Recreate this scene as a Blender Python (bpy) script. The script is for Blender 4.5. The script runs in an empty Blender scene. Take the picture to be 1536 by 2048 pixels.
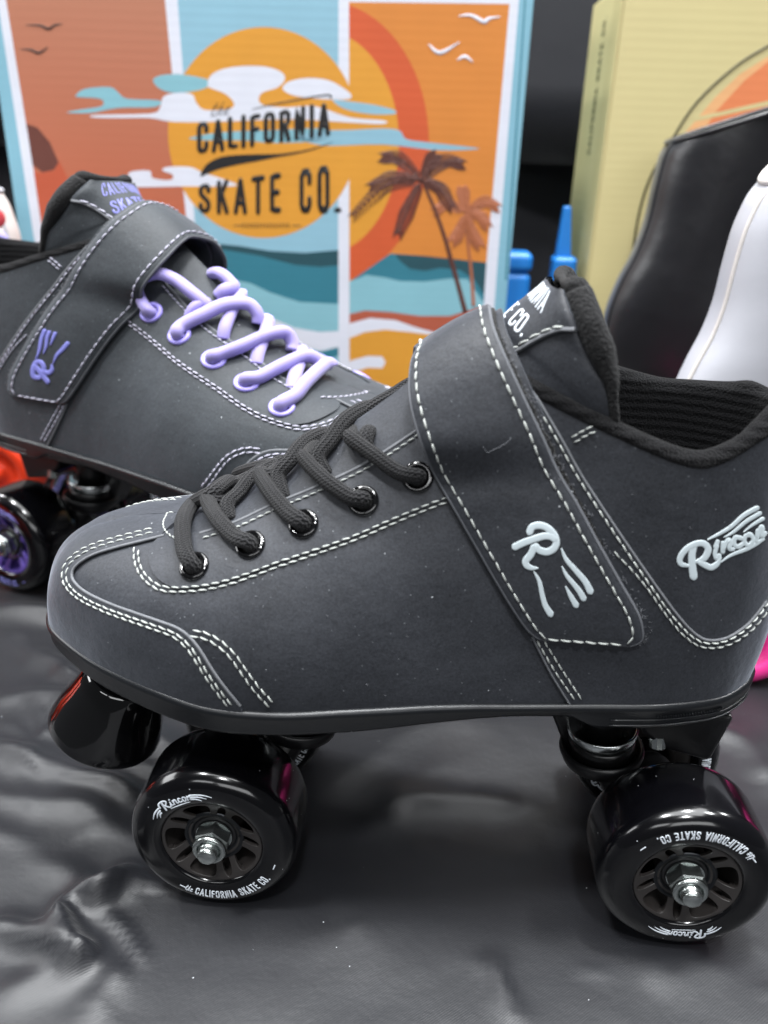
import bpy, math, random, bmesh
from mathutils import Vector as V, Matrix
from mathutils.bvhtree import BVHTree
from mathutils.geometry import delaunay_2d_cdt
random.seed(7)
SC = 0.001                      # everything below is written in millimetres
scene = bpy.context.scene
COL = scene.collection

# ---------------------------------------------------------------- camera
CAMP = V((72.4, -209.4, 257.6)); PITCH = math.radians(23.51); YAW = math.radians(-3.78); ROLL = math.radians(1.96); FPX = 1588.4
cF = V((math.sin(YAW)*math.cos(PITCH), math.cos(YAW)*math.cos(PITCH), -math.sin(PITCH)))
_r = V((math.cos(YAW), -math.sin(YAW), 0)); _u = _r.cross(cF)
cR = _r*math.cos(ROLL)+_u*math.sin(ROLL); cU = -_r*math.sin(ROLL)+_u*math.cos(ROLL)
cd = bpy.data.cameras.new('camera'); cam = bpy.data.objects.new('camera', cd); COL.objects.link(cam)
M = Matrix((cR, cU, -cF)).transposed().to_4x4(); M.translation = CAMP*SC; cam.matrix_world = M
cd.sensor_fit = 'VERTICAL'; cd.sensor_height = 36; cd.lens = 36*FPX/2048; cd.clip_start = 0.01; cd.clip_end = 60
cd.dof.use_dof = True; cd.dof.focus_distance = 0.300; cd.dof.aperture_fstop = 8
scene.camera = cam

# ---------------------------------------------------------------- light: an exhibition hall lit by ceiling lamps
world = bpy.data.worlds.new('World'); scene.world = world; world.use_nodes = True
bg = world.node_tree.nodes['Background']; bg.inputs[0].default_value = (0.90, 0.94, 1.0, 1); bg.inputs[1].default_value = 0.085
scene.view_settings.view_transform = 'Standard'; scene.view_settings.look = 'None'
scene.view_settings.exposure = -0.12; scene.view_settings.gamma = 1
def lamp(name, loc, size, watts, target=(60, 60, 100), shape='DISK', size_y=None, col=(0.97, 0.985, 1.0)):
    l = bpy.data.lights.new(name, 'AREA'); l.shape = shape; l.size = size
    if size_y: l.size_y = size_y
    l.energy = watts; l.color = col
    o = bpy.data.objects.new(name, l); COL.objects.link(o); o.location = V(loc)*SC
    o.rotation_euler = (V(target)-V(loc)).to_track_quat('-Z', 'Y').to_euler()
    return o
for i, (x, y, z, s, w) in enumerate([(-900, -300, 2600, .32, 26), (300, 300, 2700, .32, 34), (1500, 200, 2700, .32, 24), (-2200, 800, 2700, .3, 20), (2800, 1200, 2700, .3, 20),
                                  (-500, 1900, 2700, .3, 26), (1100, 1900, 2700, .3, 22), (-3300, 2600, 2700, .3, 18), (200, -1300, 2800, .32, 26)]):
    lamp('ceiling_lamp', (x, y, z), s, w*2.0)
lamp('ceiling_panel', (100, 300, 3000), 2.6, 170, shape='RECTANGLE', size_y=2.4)
lamp('booth_front_light', (500, -1700, 1000), 1.3, 10, shape='RECTANGLE', size_y=.5)  # unseen lamp added in front for reflections in chrome, wheels and nuts
lamp('booth_front_light', (-700, -1800, 1300), .8, 5, shape='RECTANGLE', size_y=.3)  # second unseen lamp added in front, for the same reflections
lamp('booth_panel_light', (-1700, 200, 900), 1.1, 16, shape='RECTANGLE', size_y=.5)  # unseen lamp added at the left to streak the toe stop

# ---------------------------------------------------------------- projection from photo pixels to places in the world
def ray(u, v):
    return (cF+cR*((u-768)/FPX)-cU*((v-1024)/FPX)).normalized()
def atY(u, v, y):
    d = ray(u, v); return CAMP+d*((y-CAMP.y)/d.y)
def proj(p):
    d = V(p)-CAMP; z = d.dot(cF); return (768+FPX*d.dot(cR)/z, 1024-FPX*d.dot(cU)/z)
def atZ(u, v, z):
    d = ray(u, v); return CAMP+d*((z-CAMP.z)/d.z)
def atPlane(u, v, p, n):
    d = ray(u, v); return CAMP+d*((V(p)-CAMP).dot(n)/d.dot(n))

# ---------------------------------------------------------------- materials
def lin(c):
    return tuple(((x/255)/12.92 if x/255 <= .04045 else ((x/255+.055)/1.055)**2.4) for x in c)+(1,)
def new_mat(name):
    m = bpy.data.materials.new(name); m.use_nodes = True
    return m, m.node_tree, m.node_tree.nodes['Principled BSDF']
def N(nt, t, **kw):
    n = nt.nodes.new(t)
    for k, v in kw.items(): setattr(n, k, v)
    return n
def math_(nt, op, a, b=None, c=None):
    n = nt.nodes.new('ShaderNodeMath'); n.operation = op
    for i, x in enumerate((a, b, c)):
        if x is None: continue
        if isinstance(x, (int, float)): n.inputs[i].default_value = x
        else: nt.links.new(x, n.inputs[i])
    return n.outputs[0]
def tex_noise(nt, scale, detail=2, rough=.5, co=None):
    n = nt.nodes.new('ShaderNodeTexNoise'); n.inputs['Scale'].default_value = scale; n.inputs['Detail'].default_value = detail; n.inputs['Roughness'].default_value = rough
    if co is None:
        tc = nt.nodes.new('ShaderNodeTexCoord'); co = tc.outputs['Object']
    nt.links.new(co, n.inputs['Vector']); return n
def bump(nt, bs, h, dist, strength=1.0, prev=None):
    b = nt.nodes.new('ShaderNodeBump'); b.inputs['Distance'].default_value = dist; b.inputs['Strength'].default_value = strength
    nt.links.new(h, b.inputs['Height'])
    if prev is not None: nt.links.new(prev, b.inputs['Normal'])
    nt.links.new(b.outputs[0], bs.inputs['Normal']); return b.outputs[0]
def mix(nt, fac, a, b):
    m = nt.nodes.new('ShaderNodeMix'); m.data_type = 'RGBA'
    if isinstance(fac, (int, float)): m.inputs[0].default_value = fac
    else: nt.links.new(fac, m.inputs[0])
    for i, x in ((6, a), (7, b)):
        if isinstance(x, tuple): m.inputs[i].default_value = x
        else: nt.links.new(x, m.inputs[i])
    return m.outputs[2]
def specks(nt, scale, size, amount, co=None):
    """pale lint: small dots in a few cells of a voronoi pattern"""
    vo = nt.nodes.new('ShaderNodeTexVoronoi'); vo.inputs['Scale'].default_value = scale
    if co is None:
        tc = nt.nodes.new('ShaderNodeTexCoord'); co = tc.outputs['Object']
    nt.links.new(co, vo.inputs['Vector'])
    d = math_(nt, 'LESS_THAN', vo.outputs['Distance'], size)
    sep = nt.nodes.new('ShaderNodeSeparateColor'); nt.links.new(vo.outputs['Color'], sep.inputs[0])
    return math_(nt, 'MULTIPLY', d, math_(nt, 'LESS_THAN', sep.outputs[0], amount))
def simple(name, c, rough=.5, metal=0, coat=0, spec=.5, sheen=0, bscale=None, bdist=.0001, trans=0, speck=None, var=.12, varscale=60):
    m, nt, bs = new_mat(name); col = lin(c)
    bs.inputs['Roughness'].default_value = rough; bs.inputs['Metallic'].default_value = metal
    bs.inputs['Specular IOR Level'].default_value = spec; bs.inputs['Coat Weight'].default_value = coat; bs.inputs['Coat Roughness'].default_value = .06
    bs.inputs['Sheen Weight'].default_value = sheen; bs.inputs['Sheen Roughness'].default_value = .5
    bs.inputs['Transmission Weight'].default_value = trans
    n = tex_noise(nt, varscale, 4)
    a = tuple(x*(1-var) for x in col[:3])+(1,); b = tuple(min(1, x*(1+var)) for x in col[:3])+(1,)
    c_ = mix(nt, n.outputs[0], a, b)
    if speck:
        c_ = mix(nt, specks(nt, *speck), c_, lin((190, 195, 200)))
    nt.links.new(c_, bs.inputs['Base Color'])
    if bscale:
        bump(nt, bs, tex_noise(nt, bscale, 3).outputs[0], bdist)
    return m
def leather(name, c, rough=.62):
    m, nt, bs = new_mat(name); col = lin(c)
    bs.inputs['Specular IOR Level'].default_value = .35
    bs.inputs['Sheen Weight'].default_value = .30; bs.inputs['Sheen Roughness'].default_value = .38; bs.inputs['Sheen Tint'].default_value = (.75, .82, .95, 1)
    n1 = tex_noise(nt, 35, 4, .6); n2 = tex_noise(nt, 1150, 2, .7)
    f = math_(nt, 'ADD', math_(nt, 'MULTIPLY', n1.outputs[0], .5), math_(nt, 'MULTIPLY', math_(nt, 'SUBTRACT', n2.outputs[0], .26), 0.9))
    c_ = mix(nt, f, tuple(x*.25 for x in col[:3])+(1,), tuple(x*1.85 for x in col[:3])+(1,))
    s1 = specks(nt, 190, .055, .08); s2 = specks(nt, 700, .18, .05)
    c_ = mix(nt, math_(nt, 'MULTIPLY', s2, .35), c_, lin((150, 155, 160)))
    c_ = mix(nt, math_(nt, 'MULTIPLY', s1, .75), c_, lin((200, 205, 210)))
    nt.links.new(c_, bs.inputs['Base Color'])
    r = math_(nt, 'ADD', math_(nt, 'MULTIPLY', n1.outputs[0], .2), rough-.1); nt.links.new(r, bs.inputs['Roughness'])
    b1 = bump(nt, bs, tex_noise(nt, 1300, 3, .7).outputs[0], 0.00016, .6)
    bump(nt, bs, tex_noise(nt, 38, 4, .6).outputs[0], .0022, .45, prev=b1)
    return m
def lace_mat(name, c, sheen=.3):
    m, nt, bs = new_mat(name); col = lin(c)
    bs.inputs['Roughness'].default_value = .8; bs.inputs['Sheen Weight'].default_value = sheen; bs.inputs['Specular IOR Level'].default_value = .3
    uv = nt.nodes.new('ShaderNodeUVMap'); sp = nt.nodes.new('ShaderNodeSeparateXYZ'); nt.links.new(uv.outputs[0], sp.inputs[0])
    u = math_(nt, 'MULTIPLY', sp.outputs[0], 2*math.pi/1.15); v = math_(nt, 'MULTIPLY', sp.outputs[1], 2*math.pi*11)
    a = math_(nt, 'SINE', math_(nt, 'ADD', u, v)); b = math_(nt, 'SINE', math_(nt, 'SUBTRACT', u, v))
    rib = math_(nt, 'SINE', v)
    h = math_(nt, 'ADD', math_(nt, 'MAXIMUM', a, b), math_(nt, 'MULTIPLY', rib, .8))
    bump(nt, bs, h, .00028, 1.0)
    n1 = tex_noise(nt, 900, 2)
    f = math_(nt, 'ADD', math_(nt, 'MULTIPLY', h, .18), n1.outputs[0])
    nt.links.new(mix(nt, f, tuple(x*.45 for x in col[:3])+(1,), tuple(min(1, x*1.35) for x in col[:3])+(1,)), bs.inputs['Base Color'])
    return m
def knit_mat(name, c):
    m, nt, bs = new_mat(name); col = lin(c)
    bs.inputs['Roughness'].default_value = .95; bs.inputs['Sheen Weight'].default_value = .05; bs.inputs['Specular IOR Level'].default_value = .12
    tc = nt.nodes.new('ShaderNodeTexCoord'); sp = nt.nodes.new('ShaderNodeSeparateXYZ'); nt.links.new(tc.outputs['Object'], sp.inputs[0])
    wob = tex_noise(nt, 60, 2).outputs[0]
    z = math_(nt, 'SINE', math_(nt, 'ADD', math_(nt, 'MULTIPLY', sp.outputs[2], 2*math.pi/.0030), math_(nt, 'MULTIPLY', wob, 2)))
    fz = tex_noise(nt, 1500, 3).outputs[0]
    h = math_(nt, 'ADD', math_(nt, 'MULTIPLY', z, .35), math_(nt, 'MULTIPLY', fz, 1.6))
    bump(nt, bs, h, .0009, 1)
    nt.links.new(mix(nt, fz, tuple(x*.4 for x in col[:3])+(1,), tuple(x*1.7 for x in col[:3])+(1,)), bs.inputs['Base Color'])
    return m
MT = {}
MT['leather'] = leather('nubuck_leather', (46, 48, 53), .55)
MT['edge'] = simple('cut_leather_edge', (98, 100, 104), .8, var=.3, varscale=900)
MT['thread'] = simple('pale_thread', (162, 166, 162), .6, sheen=.2, var=.1, varscale=3000)
MT['rubber'] = simple('sole_rubber', (22, 24, 27), .34, spec=.5, bscale=300, bdist=.00006, speck=(260, .07, .06))
MT['lace'] = lace_mat('black_braided_lace', (20, 20, 23), .08)
MT['eyelet'] = simple('black_enamel', (6, 6, 7), .08, coat=1, var=.05)
MT['knit'] = knit_mat('black_knit_lining', (11, 11, 13))
MT['fuzz'] = simple('hook_and_loop', (9, 9, 10), .95, sheen=.1, bscale=1800, bdist=.0012, speck=(900, .22, .05))
MT['urethane'] = simple('black_urethane', (5, 5, 7), .16, coat=.3, spec=.5, speck=(330, .06, .12), var=.5)
MT['core'] = simple('black_nylon_core', (48, 45, 44), .36, bscale=900, bdist=.00004)
MT['plate'] = simple('black_nylon_plate', (16, 16, 18), .38, bscale=500, bdist=.00005)
MT['bearing'] = simple('dark_bearing_steel', (50, 52, 55), .28, metal=.8)
MT['rubber_seal'] = simple('bearing_seal', (22, 22, 24), .45)
MT['chrome'] = simple('polished_steel', (235, 240, 240), .24, metal=1, var=.05)
MT['zinc'] = simple('zinc_steel', (190, 196, 194), .27, metal=1, var=.15, varscale=500)
MT['print'] = simple('white_print', (225, 232, 240), .5, var=.06)
MT['logo'] = simple('pale_grey_rubber_print', (205, 217, 222), .45, var=.05)
MT['stopper'] = simple('glossy_black_rubber', (8, 8, 9), .08, coat=1, var=.1)
MT['cushion'] = simple('black_cushion', (12, 12, 13), .3)
MT['dark'] = simple('dark_insole', (12, 12, 13), .9)

# ---------------------------------------------------------------- mesh helpers
class MB:
    def __init__(s): s.v = []; s.f = []; s.uv = []; s.fl = []
    def add(s, vs, fs, uvs=None, flat=False):
        o = len(s.v); s.v += [V(p) for p in vs]; s.uv += list(uvs) if uvs else [(0, 0)]*len(vs)
        s.f += [tuple(i+o for i in f) for f in fs]; s.fl += [flat]*len(fs); return s
    def build(s, name, mat, parent=None, merge=0, sharp=None, recalc=True):
        me = bpy.data.meshes.new(name); me.from_pydata([p*SC for p in s.v], [], s.f)
        ul = me.uv_layers.new(name='UVMap')
        d = [0.0]*(2*len(me.loops))
        for l in me.loops: d[2*l.index], d[2*l.index+1] = s.uv[l.vertex_index]
        ul.data.foreach_set('uv', d)
        me.polygons.foreach_set('use_smooth', [not x for x in s.fl])
        if merge or recalc:
            bm = bmesh.new(); bm.from_mesh(me)
            if merge: bmesh.ops.remove_doubles(bm, verts=bm.verts, dist=merge*SC)
            if recalc: bmesh.ops.recalc_face_normals(bm, faces=bm.faces)
            bm.to_mesh(me); bm.free()
        if sharp is not None: me.set_sharp_from_angle(angle=math.radians(sharp))
        me.materials.append(mat)
        o = bpy.data.objects.new(name, me); COL.objects.link(o)
        if parent: o.parent = parent
        return o
def empty(name, loc=(0, 0, 0), rz=0, parent=None):
    o = bpy.data.objects.new(name, None); o.empty_display_size = .02; COL.objects.link(o); o.location = V(loc)*SC; o.rotation_euler.z = rz
    if parent: o.parent = parent
    return o
def tag(o, label=None, cat=None, group=None, kind=None):
    if label: o['label'] = label
    if cat: o['category'] = cat
    if group: o['group'] = group
    if kind: o['kind'] = kind
    return o
def cr(p0, p1, p2, p3, t):
    """Catmull-Rom on tuples"""
    return tuple(.5*((2*b)+(-a+c)*t+(2*a-5*b+4*c-d)*t*t+(-a+3*b-3*c+d)*t**3) for a, b, c, d in zip(p0, p1, p2, p3))
def smooth(pts, n=8, closed=False):
    pts = [tuple(p) for p in pts]; out = []; L = len(pts)
    for i in range(L if closed else L-1):
        if closed: q = [pts[(i+k-1) % L] for k in range(4)]
        else: q = [pts[max(0, i-1)], pts[i], pts[i+1], pts[min(L-1, i+2)]]
        for k in range(n): out.append(cr(*q, k/n))
    if not closed: out.append(pts[-1])
    return out
def resample(pts, step):
    pts = [V(p) for p in pts]; out = [pts[0].copy()]; acc = 0
    for a, b in zip(pts, pts[1:]):
        L = (b-a).length
        while L > 1e-9 and acc+L >= step:
            t = (step-acc)/L; a = a+(b-a)*t; out.append(a.copy()); L = (b-a).length; acc = 0
        acc += L
    return out
def tube(mb, pts, r, seg=10, flat=1.0, closed=False, up=V((0, 0, 1)), caps=True):
    pts = [V(p) for p in pts]; n = len(pts); rows = []; nrm = None; s = 0
    for i, p in enumerate(pts):
        if closed: t = pts[(i+1) % n]-pts[i-1]
        else: t = pts[min(n-1, i+1)]-pts[max(0, i-1)]
        t.normalize()
        if nrm is None:
            nrm = up-t*up.dot(t)
            if nrm.length < .1: nrm = V((1, 0, 0))-t*t.x
        else: nrm = nrm-t*nrm.dot(t)
        nrm.normalize(); bi = t.cross(nrm); rr = r[i] if isinstance(r, (list, tuple)) else r
        if i: s += (p-pts[i-1]).length
        rows.append([(p+nrm*(math.sin(a)*rr*flat)+bi*(math.cos(a)*rr), (s, k/seg)) for k in range(seg+1) for a in [2*math.pi*k/seg]])
    vs = [x[0] for rw in rows for x in rw]; uv = [x[1] for rw in rows for x in rw]; fs = []
    m = seg+1
    for i in range(n if closed else n-1):
        j = (i+1) % n
        for k in range(seg): fs.append((i*m+k, i*m+k+1, j*m+k+1, j*m+k))
    if caps and not closed:
        fs.append(tuple(range(seg))); fs.append(tuple((n-1)*m+k for k in range(seg)))
    mb.add(vs, fs, uv); return mb
def lathe(mb, prof, seg=48, org=V((0, 0, 0)), ax=V((0, 1, 0)), e1=V((1, 0, 0)), closed=False, flat=False):
    """prof: list of (r, h); h along ax"""
    ax = V(ax).normalized(); e1 = (V(e1)-ax*V(e1).dot(ax)).normalized(); e2 = ax.cross(e1); org = V(org)
    vs = []; fs = []
    for r, h in prof:
        for k in range(seg):
            a = 2*math.pi*k/seg; vs.append(org+ax*h+(e1*math.cos(a)+e2*math.sin(a))*r)
    m = len(prof)
    for i in range(m if closed else m-1):
        j = (i+1) % m
        for k in range(seg): fs.append((i*seg+k, i*seg+(k+1) % seg, j*seg+(k+1) % seg, j*seg+k))
    mb.add(vs, fs, flat=flat); return mb
def prism(mb, poly, h, axis=2, at=0, flat=True):
    """poly of 2D points extruded h along axis"""
    def P(a, b, c): return {2: (a, b, c), 1: (a, c, b), 0: (c, a, b)}[axis]
    n = len(poly); vs = [P(a, b, at) for a, b in poly]+[P(a, b, at+h) for a, b in poly]
    fs = [tuple(range(n)), tuple(range(2*n-1, n-1, -1))]+[(i, (i+1) % n, n+(i+1) % n, n+i) for i in range(n)]
    mb.add(vs, fs, flat=flat); return mb
def box(mb, c, s, rot=None):
    vs = []
    for dx in (-.5, .5):
        for dy in (-.5, .5):
            for dz in (-.5, .5):
                p = V((dx*s[0], dy*s[1], dz*s[2]))
                if rot: p = rot @ p
                vs.append(V(c)+p)
    mb.add(vs, [(0, 1, 3, 2), (4, 6, 7, 5), (0, 4, 5, 1), (2, 3, 7, 6), (0, 2, 6, 4), (1, 5, 7, 3)], flat=True); return mb
def bevel(o, w, seg=2):
    b = o.modifiers.new('bevel', 'BEVEL'); b.width = w*SC; b.segments = seg; b.limit_method = 'ANGLE'; b.angle_limit = math.radians(35)
    return o
def in_poly(p, poly):
    x, y = p; c = False; n = len(poly); j = n-1
    for i in range(n):
        xi, yi = poly[i]; xj, yj = poly[j]
        if (yi > y) != (yj > y) and x < (xj-xi)*(y-yi)/(yj-yi)+xi: c = not c
        j = i
    return c
def dist_poly(p, poly):
    best = 1e9; p = V(p)
    for i in range(len(poly)):
        a = V(poly[i]); b = V(poly[(i+1) % len(poly)]); ab = b-a; t = max(0, min(1, (p-a).dot(ab)/max(1e-12, ab.dot(ab))))
        best = min(best, (p-a-ab*t).length)
    return best

class Surf:
    """a parametric surface f(u,v)->point with pixel look-up"""
    def __init__(s, f, u0, u1, nu, v0, v1, nv):
        s.f = f; s.vs = []; s.uv = []; s.tris = []; s.nu = nu; s.nv = nv
        for i in range(nu+1):
            for j in range(nv+1):
                u = u0+(u1-u0)*i/nu; v = v0+(v1-v0)*j/nv; s.vs.append(f(u, v)); s.uv.append((u, v))
        m = nv+1
        for i in range(nu):
            for j in range(nv):
                a = i*m+j; s.tris += [(a, a+1, a+m+1), (a, a+m+1, a+m)]
        s.bvh = BVHTree.FromPolygons(s.vs, s.tris)
    def nrm(s, u, v):
        e = .02
        a = s.f(u+e, v)-s.f(u-e, v); e2 = .004; b = s.f(u, min(1, v+e2))-s.f(u, max(0, v-e2)); n = a.cross(b)
        if n.length < 1e-9: return V((0, -1, 0))
        return n.normalized()*s.sgn
    sgn = 1
    def _bary(s, p, fi):
        t = s.tris[fi]; a, b, c = (s.vs[i] for i in t); v0 = b-a; v1 = c-a; v2 = p-a
        d00 = v0.dot(v0); d01 = v0.dot(v1); d11 = v1.dot(v1); d20 = v2.dot(v0); d21 = v2.dot(v1); den = d00*d11-d01*d01
        w1 = (d11*d20-d01*d21)/den; w2 = (d00*d21-d01*d20)/den; w0 = 1-w1-w2
        return tuple(w0*s.uv[t[0]][k]+w1*s.uv[t[1]][k]+w2*s.uv[t[2]][k] for k in (0, 1))
    def px(s, u, v):
        h = s.bvh.ray_cast(CAMP, ray(u, v))
        if h[0] is None:                       # grazing: nearest place along the ray
            best = None; d = ray(u, v)
            for k in range(60):
                q = CAMP+d*(230+k*5); r = s.bvh.find_nearest(q)
                if best is None or r[3] < best[3]: best = r
            h = best
        return s._bary(h[0], h[2])
    def pxo(s, u, v, off):
        """parameters of the place that, raised by off, is seen at the pixel"""
        a, b = u, v
        for k in range(3):
            uv = s.px(a, b); q = proj(s.pt(uv, off)); a += max(-6, min(6, u-q[0]))*.8; b += max(-6, min(6, v-q[1]))*.8
        return s.px(a, b)
    def pt(s, uv, off=0):
        p = s.f(*uv); return p+s.nrm(*uv)*off if off else p
    def P(s, u, v, off=0): return s.pt(s.px(u, v), off)
    def near(s, p):
        h = s.bvh.find_nearest(V(p)); return s._bary(h[0], h[2])

# strokes ------------------------------------------------------------
def stroke(mb, pts, w, mp, raise_=0.5, n=6, close=False, base=0.0, smoothit=True):
    """a puffy ribbon along 2D points; w = width (number or list); mp(x,y,off)->3D"""
    if isinstance(w, (int, float)): w = [w]*len(pts)
    q = smooth([(p[0], p[1], ww) for p, ww in zip(pts, w)], n, close) if smoothit else [(p[0], p[1], ww) for p, ww in zip(pts, w)]
    if close: q.append(q[0])
    L = len(q); rows = []
    def frame(i):
        a = q[max(0, i-1)]; b = q[min(L-1, i+1)]
        if close and i in (0, L-1): a = q[L-2]; b = q[1]
        dx, dy = b[0]-a[0], b[1]-a[1]; l = math.hypot(dx, dy) or 1
        return dx/l, dy/l
    if not close:                              # rounded start
        dx, dy = frame(0); h = q[0][2]/2
        for a in (80, 50, 20):
            c = math.cos(math.radians(90-a)); rows.append((q[0][0]-dx*h*math.sin(math.radians(a)), q[0][1]-dy*h*math.sin(math.radians(a)), max(.02, math.cos(math.radians(a)))*h, dx, dy))
    for i in range(L):
        dx, dy = frame(i); rows.append((q[i][0], q[i][1], q[i][2]/2, dx, dy))
    if not close:
        dx, dy = frame(L-1); h = q[-1][2]/2
        for a in (20, 50, 80):
            rows.append((q[-1][0]+dx*h*math.sin(math.radians(a)), q[-1][1]+dy*h*math.sin(math.radians(a)), max(.02, math.cos(math.radians(a)))*h, dx, dy))
    prof = [(-1, 0), (-.97, .45), (-.86, .85), (-.62, 1), (.62, 1), (.86, .85), (.97, .45), (1, 0)] if raise_ > .15 else [(-1, 0), (-.97, 1), (.97, 1), (1, 0)]
    vs = []; fs = []; m = len(prof)
    for x, y, h, dx, dy in rows:
        for s_, z in prof: vs.append(mp(x-dy*h*s_, y+dx*h*s_, base+z*raise_-.05))
    for i in range(len(rows)-1):
        for k in range(m-1): fs.append((i*m+k, i*m+k+1, (i+1)*m+k+1, (i+1)*m+k))
    mb.add(vs, fs); return mb
GL = {
 'C': (.47, [[(.42, .70), (.42, .84), (.34, .95), (.14, .95), (.06, .84), (.06, .16), (.14, .05), (.34, .05), (.42, .16), (.42, .30)]]),
 'A': (.48, [[(.03, 0), (.24, .97)], [(.24, .97), (.45, 0)], [(.11, .28), (.37, .28)]]),
 'L': (.38, [[(.07, 1), (.07, .05), (.36, .05)]]), 'I': (.14, [[(.07, 0), (.07, 1)]]),
 'F': (.40, [[(.07, 0), (.07, .95), (.38, .95)], [(.07, .52), (.33, .52)]]),
 'O': (.48, [[(.06, .5), (.06, .16), (.14, .05), (.34, .05), (.42, .16), (.42, .84), (.34, .95), (.14, .95), (.06, .84), (.06, .5)]]),
 'R': (.46, [[(.07, 0), (.07, .95), (.32, .95), (.41, .86), (.41, .60), (.32, .52), (.07, .52)], [(.25, .50), (.43, 0)]]),
 'N': (.47, [[(.07, 0), (.07, 1), (.40, 0), (.40, 1)]]),
 'S': (.47, [[(.41, .74), (.41, .85), (.33, .95), (.14, .95), (.06, .86), (.06, .70), (.13, .60), (.34, .42), (.41, .32), (.41, .15), (.33, .05), (.14, .05), (.06, .15), (.06, .28)]]),
 'K': (.46, [[(.07, 0), (.07, 1)], [(.41, 1), (.09, .45)], [(.19, .60), (.43, 0)]]),
 'T': (.44, [[(.01, .95), (.43, .95)], [(.22, 0), (.22, .95)]]),
 'E': (.40, [[(.38, .05), (.07, .05), (.07, .95), (.38, .95)], [(.07, .52), (.33, .52)]]),
 '.': (.14, [[(.07, .03), (.07, .09)]]), '-': (.4, [[(.03, .45), (.37, .45)]]), ' ': (.26, []),
 # small lower-case script
 't': (.34, [[(.22, 1), (.10, .25), (.14, .05), (.28, .12)], [(.04, .68), (.34, .72)]]), 'h': (.44, [[(.26, 1), (.04, 0)], [(.09, .35), (.25, .62), (.33, .55), (.26, .12), (.38, .06)]]),
 'e': (.40, [[(.08, .30), (.30, .42), (.28, .60), (.14, .58), (.05, .28), (.12, .04), (.34, .14)]]),
}
def text_width(t, gap=.10): return sum(GL[c][0]+gap for c in t)-gap
def write(mb, t, mp, w=.12, raise_=.08, gap=.10, x0=0.0, h=1.0, xs=1.0):
    """mp(x, y, off): x along the line, y up, in glyph-height units * h"""
    x = x0; k = 0
    for c in t:
        wd, st = GL[c]
        for s_ in st:
            k += 1
            pts = []
            for a, b in zip(s_, s_[1:]):           # densify so that it follows curved surfaces
                for j in range(3): pts.append((a[0]+(b[0]-a[0])*j/3, a[1]+(b[1]-a[1])*j/3))
            pts.append(s_[-1])
            stroke(mb, [(x+p[0]*h*xs, p[1]*h) for p in pts], w*h, mp, raise_, smoothit=False, base=.012*(k % 3))
        x += (wd+gap)*h*xs
    return x

# ================================================================ THE BOOT
YC = 48.0
#        base x,  y,   z  |  top x, y, z      | a   b   c   d
ST = [(-70.5, 48, 97.5,   -42, 48, 134,   -1, 21, 21, 1),
      (-68.2, 39.5, 98,   -40.5, 48, 135,   -1, 21, 21, 1),
      (-62.7, 31, 98,     -37, 48, 136.5,   1, 22, 24, .8),
      (-50.5, 21, 97.5,   -31, 48, 137.6,   2, 26, 27, .5),
      (-36, 12.2, 96.5,   -24, 48, 138.4,     3, 30, 30, 0),
      (-14.2, 3, 95.2,    -12, 48, 140.8,     5, 33, 31, -1),
      (4.5, -1, 93.2,     3, 48, 148,       5, 36, 30, 0),
      (26, -1, 93,        19, 48, 158.5,      4, 40, 26, 2),
      (47.7, 3, 93,       34, 48, 171,      2, 45, 24, 3),
      (62, 6.6, 92.4,     46, 48, 179.5,    0, 50, 22, 5),
      (75.6, 10, 92,      60, 48, 191,      -1, 54, 20, 8),
      (91, 12.6, 92,      77, 46, 204,      -1, 56, 17, 12),
      (100, 13.7, 92,     88, 36, 203.5,    0, 52, 8, 18),
      (108, 14.5, 92.2,   98, 26.5, 198.5,  0, 46, 3, 24),
      (127.6, 16, 93,     124, 21, 188,     1, 40, 2, 24),
      (149.4, 18, 93.4,   147.5, 21, 179.5, 2, 36, 2, 24),
      (161, 21, 93,       159, 23.5, 180.5, 3, 34, 1, 24),
      (173.4, 26, 92.3,   171, 28, 187.5,   4, 36, 1, 24),
      (181, 31, 92.3,     178.5, 32.5, 192, 5, 38, 0, 26),
      (188.4, 38.5, 93,   184.5, 39, 195.5, 6, 40, 0, 28),
      (192, 48, 93.5,     187.5, 48, 197,   7, 42, 0, 30)]
FDZ = {12: 1, 13: 4, 14: 8, 15: 11, 16: 10, 17: 4, 18: 1, 19: -1}
ST[20] = ST[20][:5]+(193.0,)+ST[20][6:]; ST[19] = ST[19][:5]+(192.5,)+ST[19][6:]
def mir(t):
    i = ST.index(t); return (t[0], 2*YC-t[1], t[2], t[3], 2*YC-t[4], t[5]+FDZ.get(i, 0))+t[6:]
LOOP = ST+[mir(t) for t in reversed(ST[1:-1])]
NL = len(LOOP)                                     # 40 stations, u = station index 0..40, near side 0..20
def stn(u):
    i = int(math.floor(u)); t = u-i
    return cr(*[LOOP[(i+k-1) % NL] for k in range(4)], t)
_cache = {}
def shell(u, v):
    key = round(u, 5)
    if key not in _cache:
        s = stn(u); a = stn(u-.05); b = stn(u+.05)
        T = V((b[0]-a[0], b[1]-a[1])).normalized(); n = V((T.y, -T.x, 0))
        P0 = V(s[:3]); P3 = V(s[3:6])
        _cache[key] = (P0, P0+n*s[6]+V((0, 0, s[7])), P3+n*s[8]-V((0, 0, s[9])), P3)
    P0, P1, P2, P3 = _cache[key]; w = 1-v
    return P0*(w*w*w)+P1*(3*w*w*v)+P2*(3*w*v*v)+P3*(v*v*v)
S = Surf(shell, 0, 20, 200, 0, 1, 50)
# outward normal orientation
_t = (shell(6.1, .3)-shell(5.9, .3)).cross(shell(6, .31)-shell(6, .29)); S.sgn = 1 if _t.y < 0 else -1
def flipy(p): return V((p[0], 2*YC-p[1], p[2]))

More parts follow.
